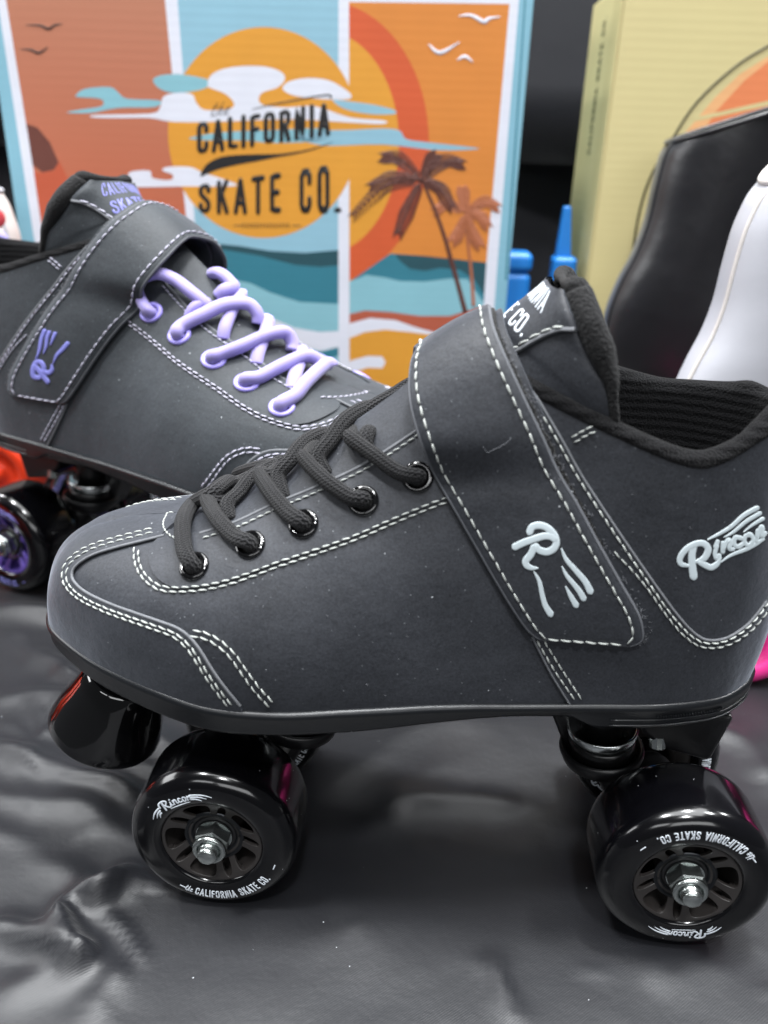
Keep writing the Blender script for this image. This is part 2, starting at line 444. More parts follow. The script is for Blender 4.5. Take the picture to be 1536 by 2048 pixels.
def panel(poly_uv, off, mat, name, parent, mirror=True, step=2.0, su=12.0, sv=85.0, thick=None, surf=S):
    """a cut piece of leather lying on the surface; poly in (u,v)"""
    thick = thick or off
    P2 = [(u*su, v*sv) for u, v in poly_uv]
    P2 = [tuple(p)[:2] for p in resample([(a, b, 0) for a, b in P2+[P2[0]]], step*.6)]
    if (V(P2[0])-V(P2[-1])).length < step*.3: P2.pop()
    xs = [p[0] for p in P2]; ys = [p[1] for p in P2]; inner = []
    x = min(xs); r = 0
    while x < max(xs):
        y = min(ys)+(r % 2)*step*.5; r += 1
        while y < max(ys):
            if in_poly((x, y), P2) and dist_poly((x, y), P2) > step*.55: inner.append((x, y))
            y += step
        x += step*.87
    vv = [V(p) for p in P2+inner]; n = len(P2)
    r = delaunay_2d_cdt(vv, [(i, (i+1) % n) for i in range(n)], [], 1, 1e-5)
    ov, of = r[0], r[2]
    mb = MB(); top = [surf.pt((p[0]/su, max(0, min(1, p[1]/sv))), off) for p in ov]
    ed = {}
    for f in of:
        for a, b in zip(f, f[1:]+f[:1]): ed.setdefault((min(a, b), max(a, b)), []).append((a, b))
    mb.add(top, [tuple(f) for f in of])
    for k, l in ed.items():
        if len(l) == 1:
            a, b = l[0]
            q = [surf.pt((ov[i][0]/su, max(0, min(1, ov[i][1]/sv))), z) for i in (a, b) for z in (off, off-thick)]
            mb.add([q[0], q[2], q[3], q[1]], [(0, 1, 2, 3)], flat=True)
    if mirror:
        k = len(mb.v); mb.add([flipy(p) for p in mb.v[:k]], [tuple(reversed(f)) for f in mb.f[:]]); 
        for i in range(len(mb.fl)//2): mb.fl[len(mb.fl)//2+i] = mb.fl[i]
    return mb.build(name, mat, parent, recalc=False)

def curve3(px, off, surf=S, n=8, dense=2):
    """pixel polyline -> smoothed polyline lying on the surface"""
    uvs = [surf.pxo(p[0], p[1], off) for p in smooth(px, n)]
    return uvs
def on(uvs, off, surf=S): return [surf.pt(q, off) for q in uvs]
def stitches(mb, pts, nrmf, pitch=3.4, r=.285, rise=.2, mirror=False, L=.84):
    q = resample(pts, pitch)
    for a, b in zip(q, q[1:]):
        if (b-a).length < pitch*.5: continue
        d = (b-a); m = (a+b)/2; n = nrmf(m); side = d.cross(n).normalized()*random.uniform(.05, .22)
        p0 = a+d*(1-L)/2-side-n*.10; p3 = b-d*(1-L)/2+side-n*.10; p1 = a+d*.32-side*.5+n*rise; p2 = a+d*.68+side*.5+n*rise
        rr = r*random.uniform(.92, 1.1)
        for mirr in ((False, True) if mirror else (False,)):
            P = [flipy(x) if mirr else x for x in (p0, p1, p2, p3)]
            tube(mb, P, [rr*.55, rr, rr, rr*.55], seg=6)
def offs_px(px, d):
    """shift a pixel polyline sideways (positive: to the right hand of travel on screen)"""
    q = smooth(px, 4); out = []
    for i, p in enumerate(q):
        a = q[max(0, i-1)]; b = q[min(len(q)-1, i+1)]; dx, dy = b[0]-a[0], b[1]-a[1]; l = math.hypot(dx, dy) or 1
        out.append((p[0]-dy/l*d, p[1]+dx/l*d))
    return out
def Sn(m): return S.nrm(*S.near(m))

# ---- seam curves traced on the boot (photo pixels looked up on the surface)
CAP = [(328, 1069), (284, 1080), (232, 1093), (185, 1108), (154, 1127), (142, 1145), (146, 1163), (169, 1184), (216, 1207), (268, 1226), (320, 1244), (354, 1257), (378, 1275), (399, 1301), (425, 1343), (451, 1379), (482, 1416)]
WING = [(378, 1271), (405, 1275), (432, 1288), (460, 1313), (486, 1350), (513, 1386), (547, 1421)]
EYE = [(268, 1093), (269, 1124), (284, 1155), (315, 1179), (352, 1184), (414, 1179), (477, 1163), (555, 1134), (633, 1108), (711, 1080), (789, 1046), (860, 1017), (905, 1000)]
THROAT = [(402, 1070), (471, 1048), (533, 1019), (577, 1000), (646, 971), (734, 928), (825, 869), (850, 850)]
QUART = [(1064, 1271), (1100, 1343), (1140, 1408)]
HEEL = [(1065, 778), (1125, 881), (1163, 950), (1230, 1053), (1297, 1151), (1355, 1231), (1390, 1267), (1417, 1278), (1453, 1272), (1493, 1245), (1529, 1200), (1536, 1187)]

def mirror_obj_note(): pass
def make_boot(root):
    R = {}
    # shell
    mb = MB(); NU = 400; NV = 48; m = NV+1
    for i in range(NU):
        for j in range(m): mb.v.append(shell(40*i/NU, j/NV)); mb.uv.append((i, j))
    for i in range(NU):
        for j in range(NV): mb.f.append((i*m+j, ((i+1) % NU)*m+j, ((i+1) % NU)*m+j+1, i*m+j+1))
    mb.fl = [False]*len(mb.f)
    upper = mb.build('upper', MT['leather'], root, merge=.12)
    # toe cap : everything outside the vamp wedge
    cap = curve3(CAP, 1.3, n=4)
    poly = [(0.0, 0.0)]+[(0.0, v/20) for v in range(1, 20)]+[(0.0, .997)]
    first = cap[0]
    poly += [(first[0]*k/8, .997) for k in range(1, 9)]
    poly += cap[1:]
    last = cap[-1]; poly += [(last[0], 0.0)]+[(last[0]*(1-k/20), 0.0) for k in range(1, 20)]
    poly[-20] = (last[0], 0.0)
    tc = panel(poly, 1.3, MT['leather'], 'toe_cap', root, step=1.7)
    # eyestay facing
    ev = [S.px(*p) for p in smooth(EYE, 4)]; tv = [S.px(*p) for p in smooth(THROAT, 4)]
    # quarter : piece in front of the heel panel, with a cut edge along HEEL, runs to the toe-side seam
    hv = [S.px(*p) for p in smooth(HEEL[:-1], 4)]; qv = [S.px(*p) for p in smooth(QUART, 4)]
    qtop = [S.px(*p) for p in smooth([(1030, 790), (1000, 930), (1020, 1120), (1050, 1230), (1064, 1271)], 5)]
    qp = qtop+qv[1:]+[(qv[-1][0]+(19.9-qv[-1][0])*k/24, 0.0) for k in range(0, 25)]+[(19.9, hv[-1][1])]+list(reversed(hv))
    quarter = panel(qp, 1.0, MT['leather'], 'quarter_panel', root, step=2.2)
    # cut edges as rounded beads
    eb = MB()
    def bead(uvs, off, r):
        p = resample(on(uvs, off), 1.2); tube(eb, p, r, 6, caps=False); tube(eb, [flipy(x) for x in p], r, 6, caps=False)
    bead(cap, .95, .55); bead(hv, .8, .45); bead(qv, .75, .45)
    bead([S.px(*p) for p in smooth(THROAT, 4)], .9, .5)
    eb.build('cut_edge', MT['edge'], upper)
    eyestay = [(x) for x in tv]+list(reversed([S.px(*p) for p in smooth([(340, 1062), (300, 1100), (310, 1150), (352, 1176), (414, 1171), (477, 1155), (555, 1126), (633, 1100), (711, 1072), (789, 1038), (860, 1009), (905, 992)], 4)]))
    es = panel(eyestay, .9, MT['leather'], 'eyestay', root, step=1.8)
    # stitching
    sb = None
    def row(px, off=1.0, pitch=3.4, mirror=True, surf=S):
        pts = on([surf.pxo(p[0], p[1], off) for p in smooth(px, 3)], off, surf)
        a = MB(); stitches(a, pts, Sn, pitch); a.build('stitching', MT['thread'], upper)
        b = MB(); b.add([flipy(p) for p in a.v], [tuple(reversed(f)) for f in a.f]); b.build('stitching', MT['thread'], upper)
    row(offs_px(CAP, 10)[2:], 1.35); row(offs_px(CAP, 18)[2:], 1.35)
    row(offs_px(WING, 1), .45); row(offs_px(WING, -11)[1:], .45)
    row(EYE, .35, 3.4); row(offs_px(EYE, -9)[1:], .75, 3.4)
    row(offs_px(THROAT, 7), 1.2, 2.8)
    row([(1073, 1280), (1110, 1343), (1154, 1406)], 1.2); row([(1087, 1280), (1124, 1340), (1168, 1406)], 1.2)
    H2 = [p for p in HEEL if p[1] > 700]
    row(offs_px(H2, 9)[2:], 1.2); row(offs_px([(1240, 1090)]+H2[4:], 18), 1.2)
    # bar tacks by the collar
    row([(1142, 876), (1165, 862), (1190, 850)], .5, 2.4); row([(1148, 886), (1170, 872), (1196, 860)], .5, 2.4)
    # loop stitched where the tongue begins
    lb = MB(); c = [S.px(*p) for p in smooth([(352, 1021), (338, 1032), (329, 1050), (331, 1064), (342, 1076), (358, 1084)], 5)]
    stitches(lb, on(c, 1.3), Sn, 2.5); c2 = [S.px(*p) for p in smooth([(225, 1025), (245, 1019), (290, 1019), (345, 1020)], 5)]
    lb.build('stitching', MT['thread'], tc)
    # collar roll and lining
    cb = MB(); prof = []
    us = [13+.25*k for k in range(57)]                      # 13 .. 27 round the heel
    pts = [shell(u, 1.0)+V((0, 0, -1.0)) for u in us]
    ctr = V((140, YC, 0))
    inn = []
    for p in pts:
        d = (V((min(p.x, 165), YC, 0))-V((p.x, p.y, 0))); d.z = 0; d.normalize(); inn.append(d)
    rows = []
    for p, d in zip(pts, inn):
        rr = [p+d*(-.3)+V((0, 0, -.5))]
        for a in range(0, 181, 20):
            t = math.radians(a); rr.append(p+d*(3.9-4.4*math.cos(t))+V((0, 0, 4.0*math.sin(t)-.2)))
        rr += [p+d*(8.3+k*.3)-V((0, 0, k*7.0)) for k in range(1, 12)]
        rows.append(rr)
    m = len(rows[0]); cb.add([x for r_ in rows for x in r_], [(i*m+j, i*m+j+1, (i+1)*m+j+1, (i+1)*m+j) for i in range(len(rows)-1) for j in range(m-1)])
    cb.build('collar_lining', MT['knit'], root)
    ib = MB(); prism(ib, [(x, y) for x, y in [(30, 22), (110, 26), (160, 30), (182, 48), (160, 66), (110, 70), (30, 74)]], 2, at=112); ib.build('insole', MT['dark'], root)
    return upper, sb

# ---- sole
HS = [(0, 8), (2, 8), (4, 9), (5, 9.4), (6, 9.2), (7, 8.8), (8, 8.8), (9, 8), (10, 7), (11, 5.6), (12, 4.8), (13, 4.6), (13.8, 4.8), (14.2, 9.4), (15, 9.6), (16, 9.4), (18, 8.8), (20, 8.4)]
def hsole(u):
    u = u if u <= 20 else 40-u
    for (a, x), (b, y) in zip(HS, HS[1:]):
        if a <= u <= b: return x+(y-x)*(u-a)/(b-a)
    return 8
def ring_fn(u):
    s = stn(u); a = stn(u-.05); b = stn(u+.05); T = V((b[0]-a[0], b[1]-a[1])).normalized(); return V(s[:3]), V((T.y, -T.x, 0))
def make_sole(root):
    mb = MB(); rows = []
    for i in range(480):
        u = 40*i/480; p, n = ring_fn(u); h = hsole(u)
        rows.append([p+n*o+V((0, 0, z)) for o, z in ((-3, .3), (-.6, .7), (.7, .9), (1.7, .5), (2.2, -.4), (2.1, -1.6), (1.5, -2.6), (1.3, -h+1.6), (.9, -h+.5), (-.3, -h), (-12, -h), (-14, -h+.1))])
    m = len(rows[0]); n = len(rows)
    mb.add([x for r in rows for x in r], [(i*m+j, i*m+j+1, ((i+1) % n)*m+j+1, ((i+1) % n)*m+j) for i in range(n) for j in range(m-1)])
    mb.f.append(tuple(i*m+m-1 for i in range(n))); mb.fl.append(True)
    so = mb.build('sole', MT['rubber'], root)
    # fine grooves moulded round the heel block
    gb = MB()
    for dz, w in ((-5.4, .3), (-7.6, .3)):
        for side in (0, 1):
            pts = []
            for k in range(50):
                u = 14.4+k*(19.9-14.4)/49; u = 40-u if side else u
                p, nn = ring_fn(u); pts.append(p+nn*1.45+V((0, 0, dz)))
            tube(gb, pts, w, 5)
    for k in range(26):                              # small moulded ticks
        u = 15.2+k*.085; p, nn = ring_fn(u); q = p+nn*1.7+V((0, 0, -3.6)); tube(gb, [q, q+V((0, 0, -.9))], .22, 5)
    gb.build('moulded_ridge', MT['rubber'], so)
    # plate
    pb = MB(); rws = []
    for i in range(160):
        u = 40*i/160; p, nn = ring_fn(u); s_ = 19 if u < 3 or u > 37 else 15
        q = p-nn*s_; q.x = max(-40, min(176, q.x)); 
        zt = p.z-hsole(u)+.3
        rws.append([V((q.x, q.y, zt)), V((q.x, q.y, 78)), V((q.x, (q.y-YC)*.94+YC, 76.6))])
    n = len(rws)
    pb.add([x for r in rws for x in r], [(i*3+j, i*3+j+1, ((i+1) % n)*3+j+1, ((i+1) % n)*3+j) for i in range(n) for j in range(2)])
    pb.f.append(tuple(i*3+2 for i in range(n))); pb.fl.append(True)
    pl = pb.build('plate', MT['plate'], root, sharp=40)
    return so, pl

# ---- trucks
def make_truck(root, x, s):
    """s=-1 rear (kingpin towards the toe), s=+1 front (kingpin towards the heel)"""
    t = MB()
    prism(t, [(x+s*20, 79), (x+s*14, 68), (x+s*6, 62), (x-s*12, 58), (x-s*17, 79)], 28, axis=1, at=YC-14)
    o = t.build('truck', MT['plate'], root); bevel(o, 1.8, 3)
    t2 = MB(); prism(t2, [(x+s*56, 79), (x+s*47, 66), (x+s*40, 50), (x+s*33, 42), (x+s*24, 44), (x+s*16, 79)], 16, axis=1, at=YC+2)
    g = t2.build('truck_brace', MT['plate'], o); bevel(g, 2, 3)
    h = MB()
    lathe(h, [(0, -15), (7, -15), (8.5, -12), (10, -6), (12, 0), (10, 6), (8.5, 12), (7, 15), (0, 15)], 28, org=(x, YC, 31))
    kx = x+s*24.7; ax = V((s*.10, 0, .99)).normalized(); kc = V((kx, YC, 51 if s < 0 else 55))
    for dy in (-7, 7):
        tube(h, [V((x, YC+dy, 31)), V((x+s*12, YC+dy*.9, 31)), kc+ax*-3], [8, 8, 7], 12)
    lathe(h, [(0, -9), (11, -9), (15, -5.5), (16.4, -1.2), (16.2, .2), (15.4, .8), (14.6, .2), (13.6, -2.5), (12, -3), (0, -3)], 44, org=kc, ax=ax)
    h.build('hanger', MT['plate'], o)
    c = MB(); lathe(c, [(0, -3), (12, -3), (12.8, 0), (12.7, 3.5), (11.5, 5), (0, 5)], 40, org=kc, ax=ax); lathe(c, [(0, 6), (8.0, 6), (8.5, 15), (8.5, 20), (8, 27), (0, 27)], 40, org=kc, ax=ax); c.build('cushion', MT['cushion'], o)
    k = MB(); lathe(k, [(0, .2), (7.5, .6), (10.6, 2), (12.6, 4.6), (13.4, 7.6), (13.5, 9.6), (13.0, 10.0), (12.4, 9.4), (11.5, 6), (0, 5)], 48, org=kc, ax=ax); k.build('cushion_cup', MT['chrome'], o)
    n = MB(); lathe(n, [(0, -2), (5.2, -2), (5.2, 3), (4.4, 4), (2.8, 4), (2.8, 7), (0, 7)], 6, org=kc-ax*10, ax=-ax, flat=True); n.build('kingpin_nut', MT['zinc'], o)
    bb = MB(); lathe(bb, [(0, 0), (3.0, 0), (3.0, 4.4), (2.4, 5), (0, 5)], 10, org=(x+s*8, YC-11.5, 66.5), ax=(.05, -.25, -.96), flat=True); bb.build('mounting_bolt', MT['zinc'], o)
    a = MB(); lathe(a, [(0, -46), (3.6, -46), (3.6, 46), (0, 46)], 16, org=(x, YC, 31)); a.build('axle', MT['zinc'], o)
    return o

# ---- wheels: built round the origin, outer face towards -y at y=0, axis along y
def ring_poly(cx, cy, rx, ry, n=18, rot=0, p=2.0):
    out = []
    for k in range(n):
        a = 2*math.pi*k/n; c, s_ = math.cos(a), math.sin(a)
        x = rx*abs(c)**(2/p)*(1 if c > 0 else -1); y = ry*abs(s_)**(2/p)*(1 if s_ > 0 else -1)
        out.append((cx+x*math.cos(rot)-y*math.sin(rot), cy+x*math.sin(rot)+y*math.cos(rot)))
    return out
def polar_map(face=-.02, r_text=23.5, a0=0.0, ccw=1):
    """x runs along the circle of radius r_text from angle a0 (degrees), glyph tops pointing out (ccw=-1) or in (ccw=1)"""
    def mp(x, y, off):
        if ccw > 0: a = math.radians(a0)+x/r_text; r = r_text-y
        else: a = math.radians(a0)-x/r_text; r = r_text+y
        return V((r*math.cos(a), face-off*.4, r*math.sin(a)))
    return mp
RINC = [([(0.15, .0), (.42, .95)], .2), ([(-.12, .55), (.05, .92), (.5, 1.0), (.80, .78), (.55, .48), (.32, .46)], .18), ([(.42, .48), (.62, .12), (.85, .05), (1.0, .25)], .18),
        ([(1.08, .52), (1.05, .12), (1.2, .12)], .15), ([(1.18, .74), (1.2, .80)], .15),
        ([(1.38, .55), (1.34, .08)], .15), ([(1.38, .35), (1.58, .58), (1.66, .40), (1.64, .10), (1.8, .12)], .15),
        ([(2.16, .48), (2.0, .56), (1.9, .32), (2.0, .08), (2.2, .14)], .15), ([(2.5, .56), (2.34, .40), (2.4, .08), (2.58, .10), (2.64, .42), (2.5, .56), (2.4, .5)], .15),
        ([(2.84, .55), (2.80, .08)], .15), ([(2.84, .35), (3.04, .58), (3.12, .40), (3.1, .10), (3.25, .16)], .15)]
def rincon(mb, mp, h, raise_=.1, x0=0):
    for i, (pts, w) in enumerate(RINC): stroke(mb, [(x0+p[0]*h, p[1]*h) for p in pts], w*h, mp, raise_, 4, base=.012*(i % 3))
def build_wheel(mats, lettering=True):
    tread, corem, printm = mats
    pr = [(18.3, 2.2), (18.6, 1.0), (19.6, .45), (21, .12), (24.5, 0), (26.2, .25), (27.6, .8), (29.0, 1.9), (30.1, 3.3), (30.8, 5.2), (31, 7.5), (31, 24.5), (30.8, 27), (30.1, 28.9), (29, 30.3), (27.6, 31.4), (26, 32.1), (24, 32.3), (21, 32.2), (19.2, 31.6), (18.3, 30), (18.3, 2.2)]
    w = lathe(MB(), pr, 128).build('wheel', tread)
    # core with ten openings
    holes = []
    for k in range(5):
        a = math.radians(270+72*k); holes.append(ring_poly(13.2*math.cos(a), 13.2*math.sin(a), 4.3, 1.55, 18, a, 2.2))
        b = math.radians(270+36+72*k); hp = []
        for (r, d) in ((9.6, 0), (9.9, -9), (11.2, -15.5), (13.8, -18.5), (16.2, -18), (17.1, -13), (17.2, -6), (17.2, 0), (17.2, 6), (17.1, 13), (16.2, 18), (13.8, 18.5), (11.2, 15.5), (9.9, 9)):
            t = b+math.radians(d); hp.append((r*math.cos(t), r*math.sin(t)))
        holes.append([(p[0], p[1]) for p in smooth([(x, y) for x, y in hp], 2, True)])
    outer = [(18.4*math.cos(2*math.pi*k/90), 18.4*math.sin(2*math.pi*k/90)) for k in range(90)]
    hub = [(8.2*math.cos(2*math.pi*k/48), 8.2*math.sin(2*math.pi*k/48)) for k in range(48)]
    loops = [outer, hub]+holes; vv = []; ee = []
    for l in loops:
        s0 = len(vv); vv += [V(p) for p in l]; ee += [(s0+i, s0+(i+1) % len(l)) for i in range(len(l))]
    for rr, nn in ((17.8, 60),):
        vv += [V((rr*math.cos(2*math.pi*k/nn), rr*math.sin(2*math.pi*k/nn))) for k in range(nn)]
    r = delaunay_2d_cdt(vv, ee, [], 0, 1e-5); fs = []
    for f in r[2]:
        c = sum((r[0][i] for i in f), V((0, 0)))/len(f)
        if c.length > 18.4 or c.length < 8.2 or any(in_poly(c, h_) for h_ in holes): continue
        fs.append(tuple(f))
    def dep(p): return 1.6+max(0, (17.6-p.length))*.42
    mb = MB(); vs = [V((p.x, dep(p), p.y)) for p in r[0]]; n = len(vs); vs += [V((p.x, dep(p)+(1.5 if p.length < 17.5 else 6), p.y)) for p in r[0]]
    ff = list(fs)+[tuple(i+n for i in reversed(f)) for f in fs]; ed = {}
    for f in fs:
        for a, b in zip(f, f[1:]+f[:1]): ed.setdefault((min(a, b), max(a, b)), []).append((a, b))
    ff += [(b, a, a+n, b+n) for l in ed.values() if len(l) == 1 for a, b in l]
    # inner barrel wall and back web
    mb.add(vs, ff, flat=True); core = mb.build('core', corem, w, sharp=35); bevel(core, .35, 2)
    bk = MB(); lathe(bk, [(18.25, 3), (18.25, 29.5), (16.8, 29.5), (16.8, 12), (17.0, 6), (17.2, 3)], 64); lathe(bk, [(8.4, 5.4), (9.0, 5.6), (9.2, 9), (9.2, 27), (11.5, 29.8), (17, 30)], 48); bk.build('core_barrel', corem, w)
    b = MB(); lathe(b, [(11.2, 4.9), (10.6, 4.3), (9.9, 4.4), (9.4, 5.2), (8.9, 5.3), (8.3, 5.3), (8.1, 5.9), (5.9, 6.0), (5.6, 5.5), (4.6, 5.3), (4, 5.3), (4, 8)], 56); br = b.build('bearing', MT['bearing'], w)
    for (r1, y1) in ((7.2, 5.75),):
        g = MB(); lathe(g, [(r1-1.1, 5.95), (r1-.8, 5.6), (r1+.5, 5.6), (r1+.8, 5.95)], 48); g.build('bearing_seal', MT['rubber_seal'], w)
    nb = MB(); lathe(nb, [(4, 5.2), (6.7, 5.2), (6.7, 4.7), (4, 4.7)], 32); 
    lathe(nb, [(3.7, 4.7), (6.9, 4.7), (6.9, -.2), (6.3, -.9), (3.9, -.9)], 6, flat=True); nb.build('axle_nut', MT['zinc'], w, sharp=30)
    cb = MB(); lathe(cb, [(4.0, -.7), (5.9, -.8), (6.2, -1.3), (6.0, -2.4), (5.3, -2.9), (4.4, -2.7), (4.2, -2.2), (4.0, -.7)], 32); cb.build('nut_collar', MT['zinc'], w)
    ab = MB(); lathe(ab, [(3.7, 6), (3.7, -3.4), (3.5, -3.6), (3.7, -3.9), (3.5, -4.1), (3.6, -4.5), (3.2, -5.4), (2.4, -5.9), (0, -6.0)], 28); ab.build('axle_end', MT['zinc'], w)
    if lettering:
        for face, nm, sg in ((-.02, 'wheel_lettering', 1), (32.35, 'wheel_lettering', -1)):
            tb = MB()
            def mpw(r, a0, d):
                g = polar_map(face if sg > 0 else 0, r, a0, d)
                if sg > 0: return g
                return lambda x, y, o: (lambda q: V((-q.x, 32.3+o*.4, q.z)))(g(x, y, o))
            h = 3.3; t1 = 'CALIFORNIA SKATE CO.'; xs = .88
            W1 = text_width(t1, .19)*h*xs; Rt = 25.6
            span = math.degrees(W1/(Rt-h/2))
            a0 = 270-span/2+3
            write(tb, t1, mpw(Rt, a0, 1), .165, .1, .19, 0, h, xs)
            write(tb, 'the', mpw(Rt-.3, a0-9.5, 1), .13, .1, .05, 0, h*.8, .9)
            for aa in (a0-14.5, a0+span*1.06+2):
                g = mpw(Rt-1.3, aa, 1); stroke(tb, [(0, 0), (1.1, 0), (2.0, 0)], .5, g, .1)
            # script name with speed lines, on the opposite arc
            rh = 3.7; g = mpw(21.4, 90+23+3, -1); rincon(tb, g, rh, .1)
            for k, (xa, xb, yy) in enumerate(((-1.0, -6.2, 2.3), (-1.4, -4.9, 1.3), (-1.9, -3.9, .4))):
                stroke(tb, [(xa, yy), ((xa+xb)/2, yy-.2), (xb, yy-1.0)], [.75, .6, .2], g, .1)
            for k, (xa, xb, yy) in enumerate(((11.6, 18.8, 2.3), (11.5, 16.9, 1.4), (11.4, 15.2, .5))):
                stroke(tb, [(xa, yy), ((xa+xb)/2, yy-.2), (xb, yy-.9)], [.75, .6, .2], g, .1)
            stroke(tb, [(2.4, -.5), (6, -.75), (10.8, -.5)], [.2, .45, .2], g, .1)
            tb.build(nm, printm, w)
    return w
def place_wheel(src, root, loc, spin, far=False, core=0):
    """copy of a wheel with its parts under the skate"""
    r = src.copy(); COL.objects.link(r)
    r.parent = root; r.location = V(loc)*SC
    r.rotation_euler = (0, math.radians(spin), math.pi if far else 0)
    # level: thing > wheel > piece (pieces keep no third level)
    for ch in list(src.children):
        c = ch.copy(); COL.objects.link(c); c.parent = r
        if ch.name.startswith('core'): c.rotation_euler.y = math.radians(core)
    return r
def make_stop(root):
    c = V((-57.5, YC, 40.5)); ax = V((.40, 0, .915)).normalized(); mb = MB()
    lathe(mb, [(0, 0), (20, 0), (22.3, .1), (22.9, .5), (23.0, 1.2), (22.4, 4), (20.8, 12), (18.6, 18), (17.2, 24), (15.8, 29), (14.5, 31), (8, 32), (0, 32)], 72, org=c, ax=ax)
    o = mb.build('toe_stop', MT['stopper'], root)
    st_ = MB(); lathe(st_, [(0, 31), (7.5, 31), (7.5, 50), (0, 50)], 24, org=c, ax=ax); lathe(st_, [(0, 33), (12, 33), (12, 37), (0, 37)], 24, org=c, ax=ax)
    st_.build('toe_stop_stem', MT['zinc'], o)
    return o

# ================================================================ strap, tongue, laces, prints
STRAP = [  # left px, right px, y-plane for left/right (None: on the boot surface + height)
 ((1079, 1271), (1256, 1284), 2.6), ((1068, 1265), (1275, 1277), 2.6), ((1050, 1248), (1281, 1262), 2.6), ((1020, 1205), (1272, 1223), 2.6), ((985, 1147), (1239, 1164), 2.6),
 ((940, 1070), (1190, 1076), 2.7), ((905, 1008), (1152, 1004), 2.9), ((872, 950), (1112, 936), 3.2)]
def strap_rows():
    rows = []
    for l, r, h in STRAP:
        rows.append(tuple(S.P(*l, h))+tuple(S.P(*r, h)))
    up = [((846, 893), (1082, 872), 20, 19), ((826, 828), (1044, 792), 23.5, 21), ((818, 775), (1010, 718), 29, 25), ((822, 722), (983, 652), 37, 33), ((833, 694), (975, 610), 46, 44)]
    for l, r, yl, yr in up: rows.append(tuple(atY(*l, yl))+tuple(atY(*r, yr)))
    far = [tuple(flipy(r[:3]))+tuple(flipy(r[3:])) for r in reversed(rows[1:-1])]
    return rows+far
def make_strap(root):
    R = strap_rows(); n = len(R)
    q = smooth(R, 6); ctr = V((110, YC, 120))
    def mid(t, s, off=0):
        t = max(0, min(len(q)-1.001, t*(len(q)-1))); i = int(t); f = t-i
        a = V(q[i][:3]).lerp(V(q[i+1][:3]), f); b = V(q[i][3:]).lerp(V(q[i+1][3:]), f)
        p = a.lerp(b, s)
        if off or 1:
            j0 = max(0, i-2); j1 = min(len(q)-1, i+3)
            T = (V(q[j1][:3])+V(q[j1][3:]))-(V(q[j0][:3])+V(q[j0][3:])); n_ = T.cross(b-a).normalized()
            if n_.dot(p-ctr) < 0: n_ = -n_
            crown = 1.2*(1-(2*s-1)**2) if 0 <= s <= 1 else 0
            p = p+n_*(off+crown*min(1, max(0, (t/(len(q)-1)*(1-t/(len(q)-1))*6))))
        return p
    Sf = Surf(lambda u, v: mid(u, v), 0, 1, 150, 0, 1, 14)
    def nrm(p_uv):
        u, v = p_uv; return (mid(u, v, 1)-mid(u, v, 0)).normalized()
    mb = MB(); NT = 200; NS = 16; k = 0
    prof = [(s_/NS, 0) for s_ in range(NS+1)]
    rows = []
    for i in range(NT+1):
        t = i/NT; r = [mid(t, .004, -.5), mid(t, 0.0, -.25)]+[mid(t, .006+s_/NS*.988, 0) for s_ in range(NS+1)]+[mid(t, 1.0, -.25), mid(t, .996, -.5), mid(t, .996, -1.9)]+[mid(t, .5, -1.9), mid(t, .004, -1.9)]
        rows.append(r)
    m = len(rows[0])
    mb.add([x for r in rows for x in r], [(i*m+j, i*m+(j+1) % m, (i+1)*m+(j+1) % m, (i+1)*m+j) for i in range(NT) for j in range(m)])
    mb.f += [tuple(range(m)), tuple(NT*m+j for j in range(m))]; mb.fl += [True, True]
    so = mb.build('strap', MT['leather'], root, sharp=50)
    # hook-and-loop layer showing along the heel-side edge
    fb = MB(); rows = []; NT2 = 220
    for i in range(NT2+1):
        t = .012+i/NT2*.976; w = 1.0+.040+.006*math.sin(i*1.7)+.004*math.sin(i*.63)
        if i < 6: w -= (6-i)*.008
        rows.append([mid(t, .2, -1.95), mid(t, .2, -1.95), mid(t, w, -1.7), mid(t, w+.012, -2.2), mid(t, w, -2.9), mid(t, .2, -2.9)])
    m = len(rows[0]); fb.add([x for r in rows for x in r], [(i*m+j, i*m+(j+1) % m, (i+1)*m+(j+1) % m, (i+1)*m+j) for i in range(NT2) for j in range(m)])
    fb.build('hook_and_loop', MT['fuzz'], so)
    # second leather layer below it
    lb2 = MB(); rows = []
    for i in range(NT2+1):
        t = .10+i/NT2*.80; w = 1.0+.110+.01*math.sin(i*.07)
        rows.append([mid(t, .2, -3.1), mid(t, w, -3.1), mid(t, w+.006, -3.5), mid(t, w, -4.2), mid(t, .2, -4.2)])
    m = len(rows[0]); lb2.add([x for r in rows for x in r], [(i*m+j, i*m+(j+1) % m, (i+1)*m+(j+1) % m, (i+1)*m+j) for i in range(NT2) for j in range(m)])
    lb2.build('strap_backing', MT['leather'], so, sharp=50)
    # loose fibres of the hook-and-loop
    hb = MB()
    for k in range(170):
        t = random.uniform(.02, .47); w = 1.0+random.uniform(.02, .08); p = mid(t, w, -1.8+random.uniform(-.7, .3)); d = V((random.uniform(-1, 1), -abs(random.uniform(0, 1)), random.uniform(-1, 1)))
        tube(hb, [p, p+d*.5+V((0, -.35, 0)), p+V((d.z, d.y, -d.x))*.8], [.09, .09, .06], 4)
    hb.build('loose_fibre', MT['fibre'], so)
    # cut edges of the strap
    eb = MB(); tube(eb, [mid(k/260, .002, -.9) for k in range(261)], .95, 8, flat=.8); tube(eb, [mid(k/260, .998, -.9) for k in range(261)], .95, 8, flat=.8)
    tube(eb, [mid(.001, k/30, -.9) for k in range(31)], .9, 8, flat=.8); eb.build('cut_edge', MT['edge2'], so)
    # stitching round the strap
    sb = MB()
    def uvn(pt):
        return nrm(Sf.near(pt))
    def srow(uvs): stitches(sb, [mid(u, v, .28) for u, v in uvs], uvn, 4.0, r=.335)
    N_ = 160
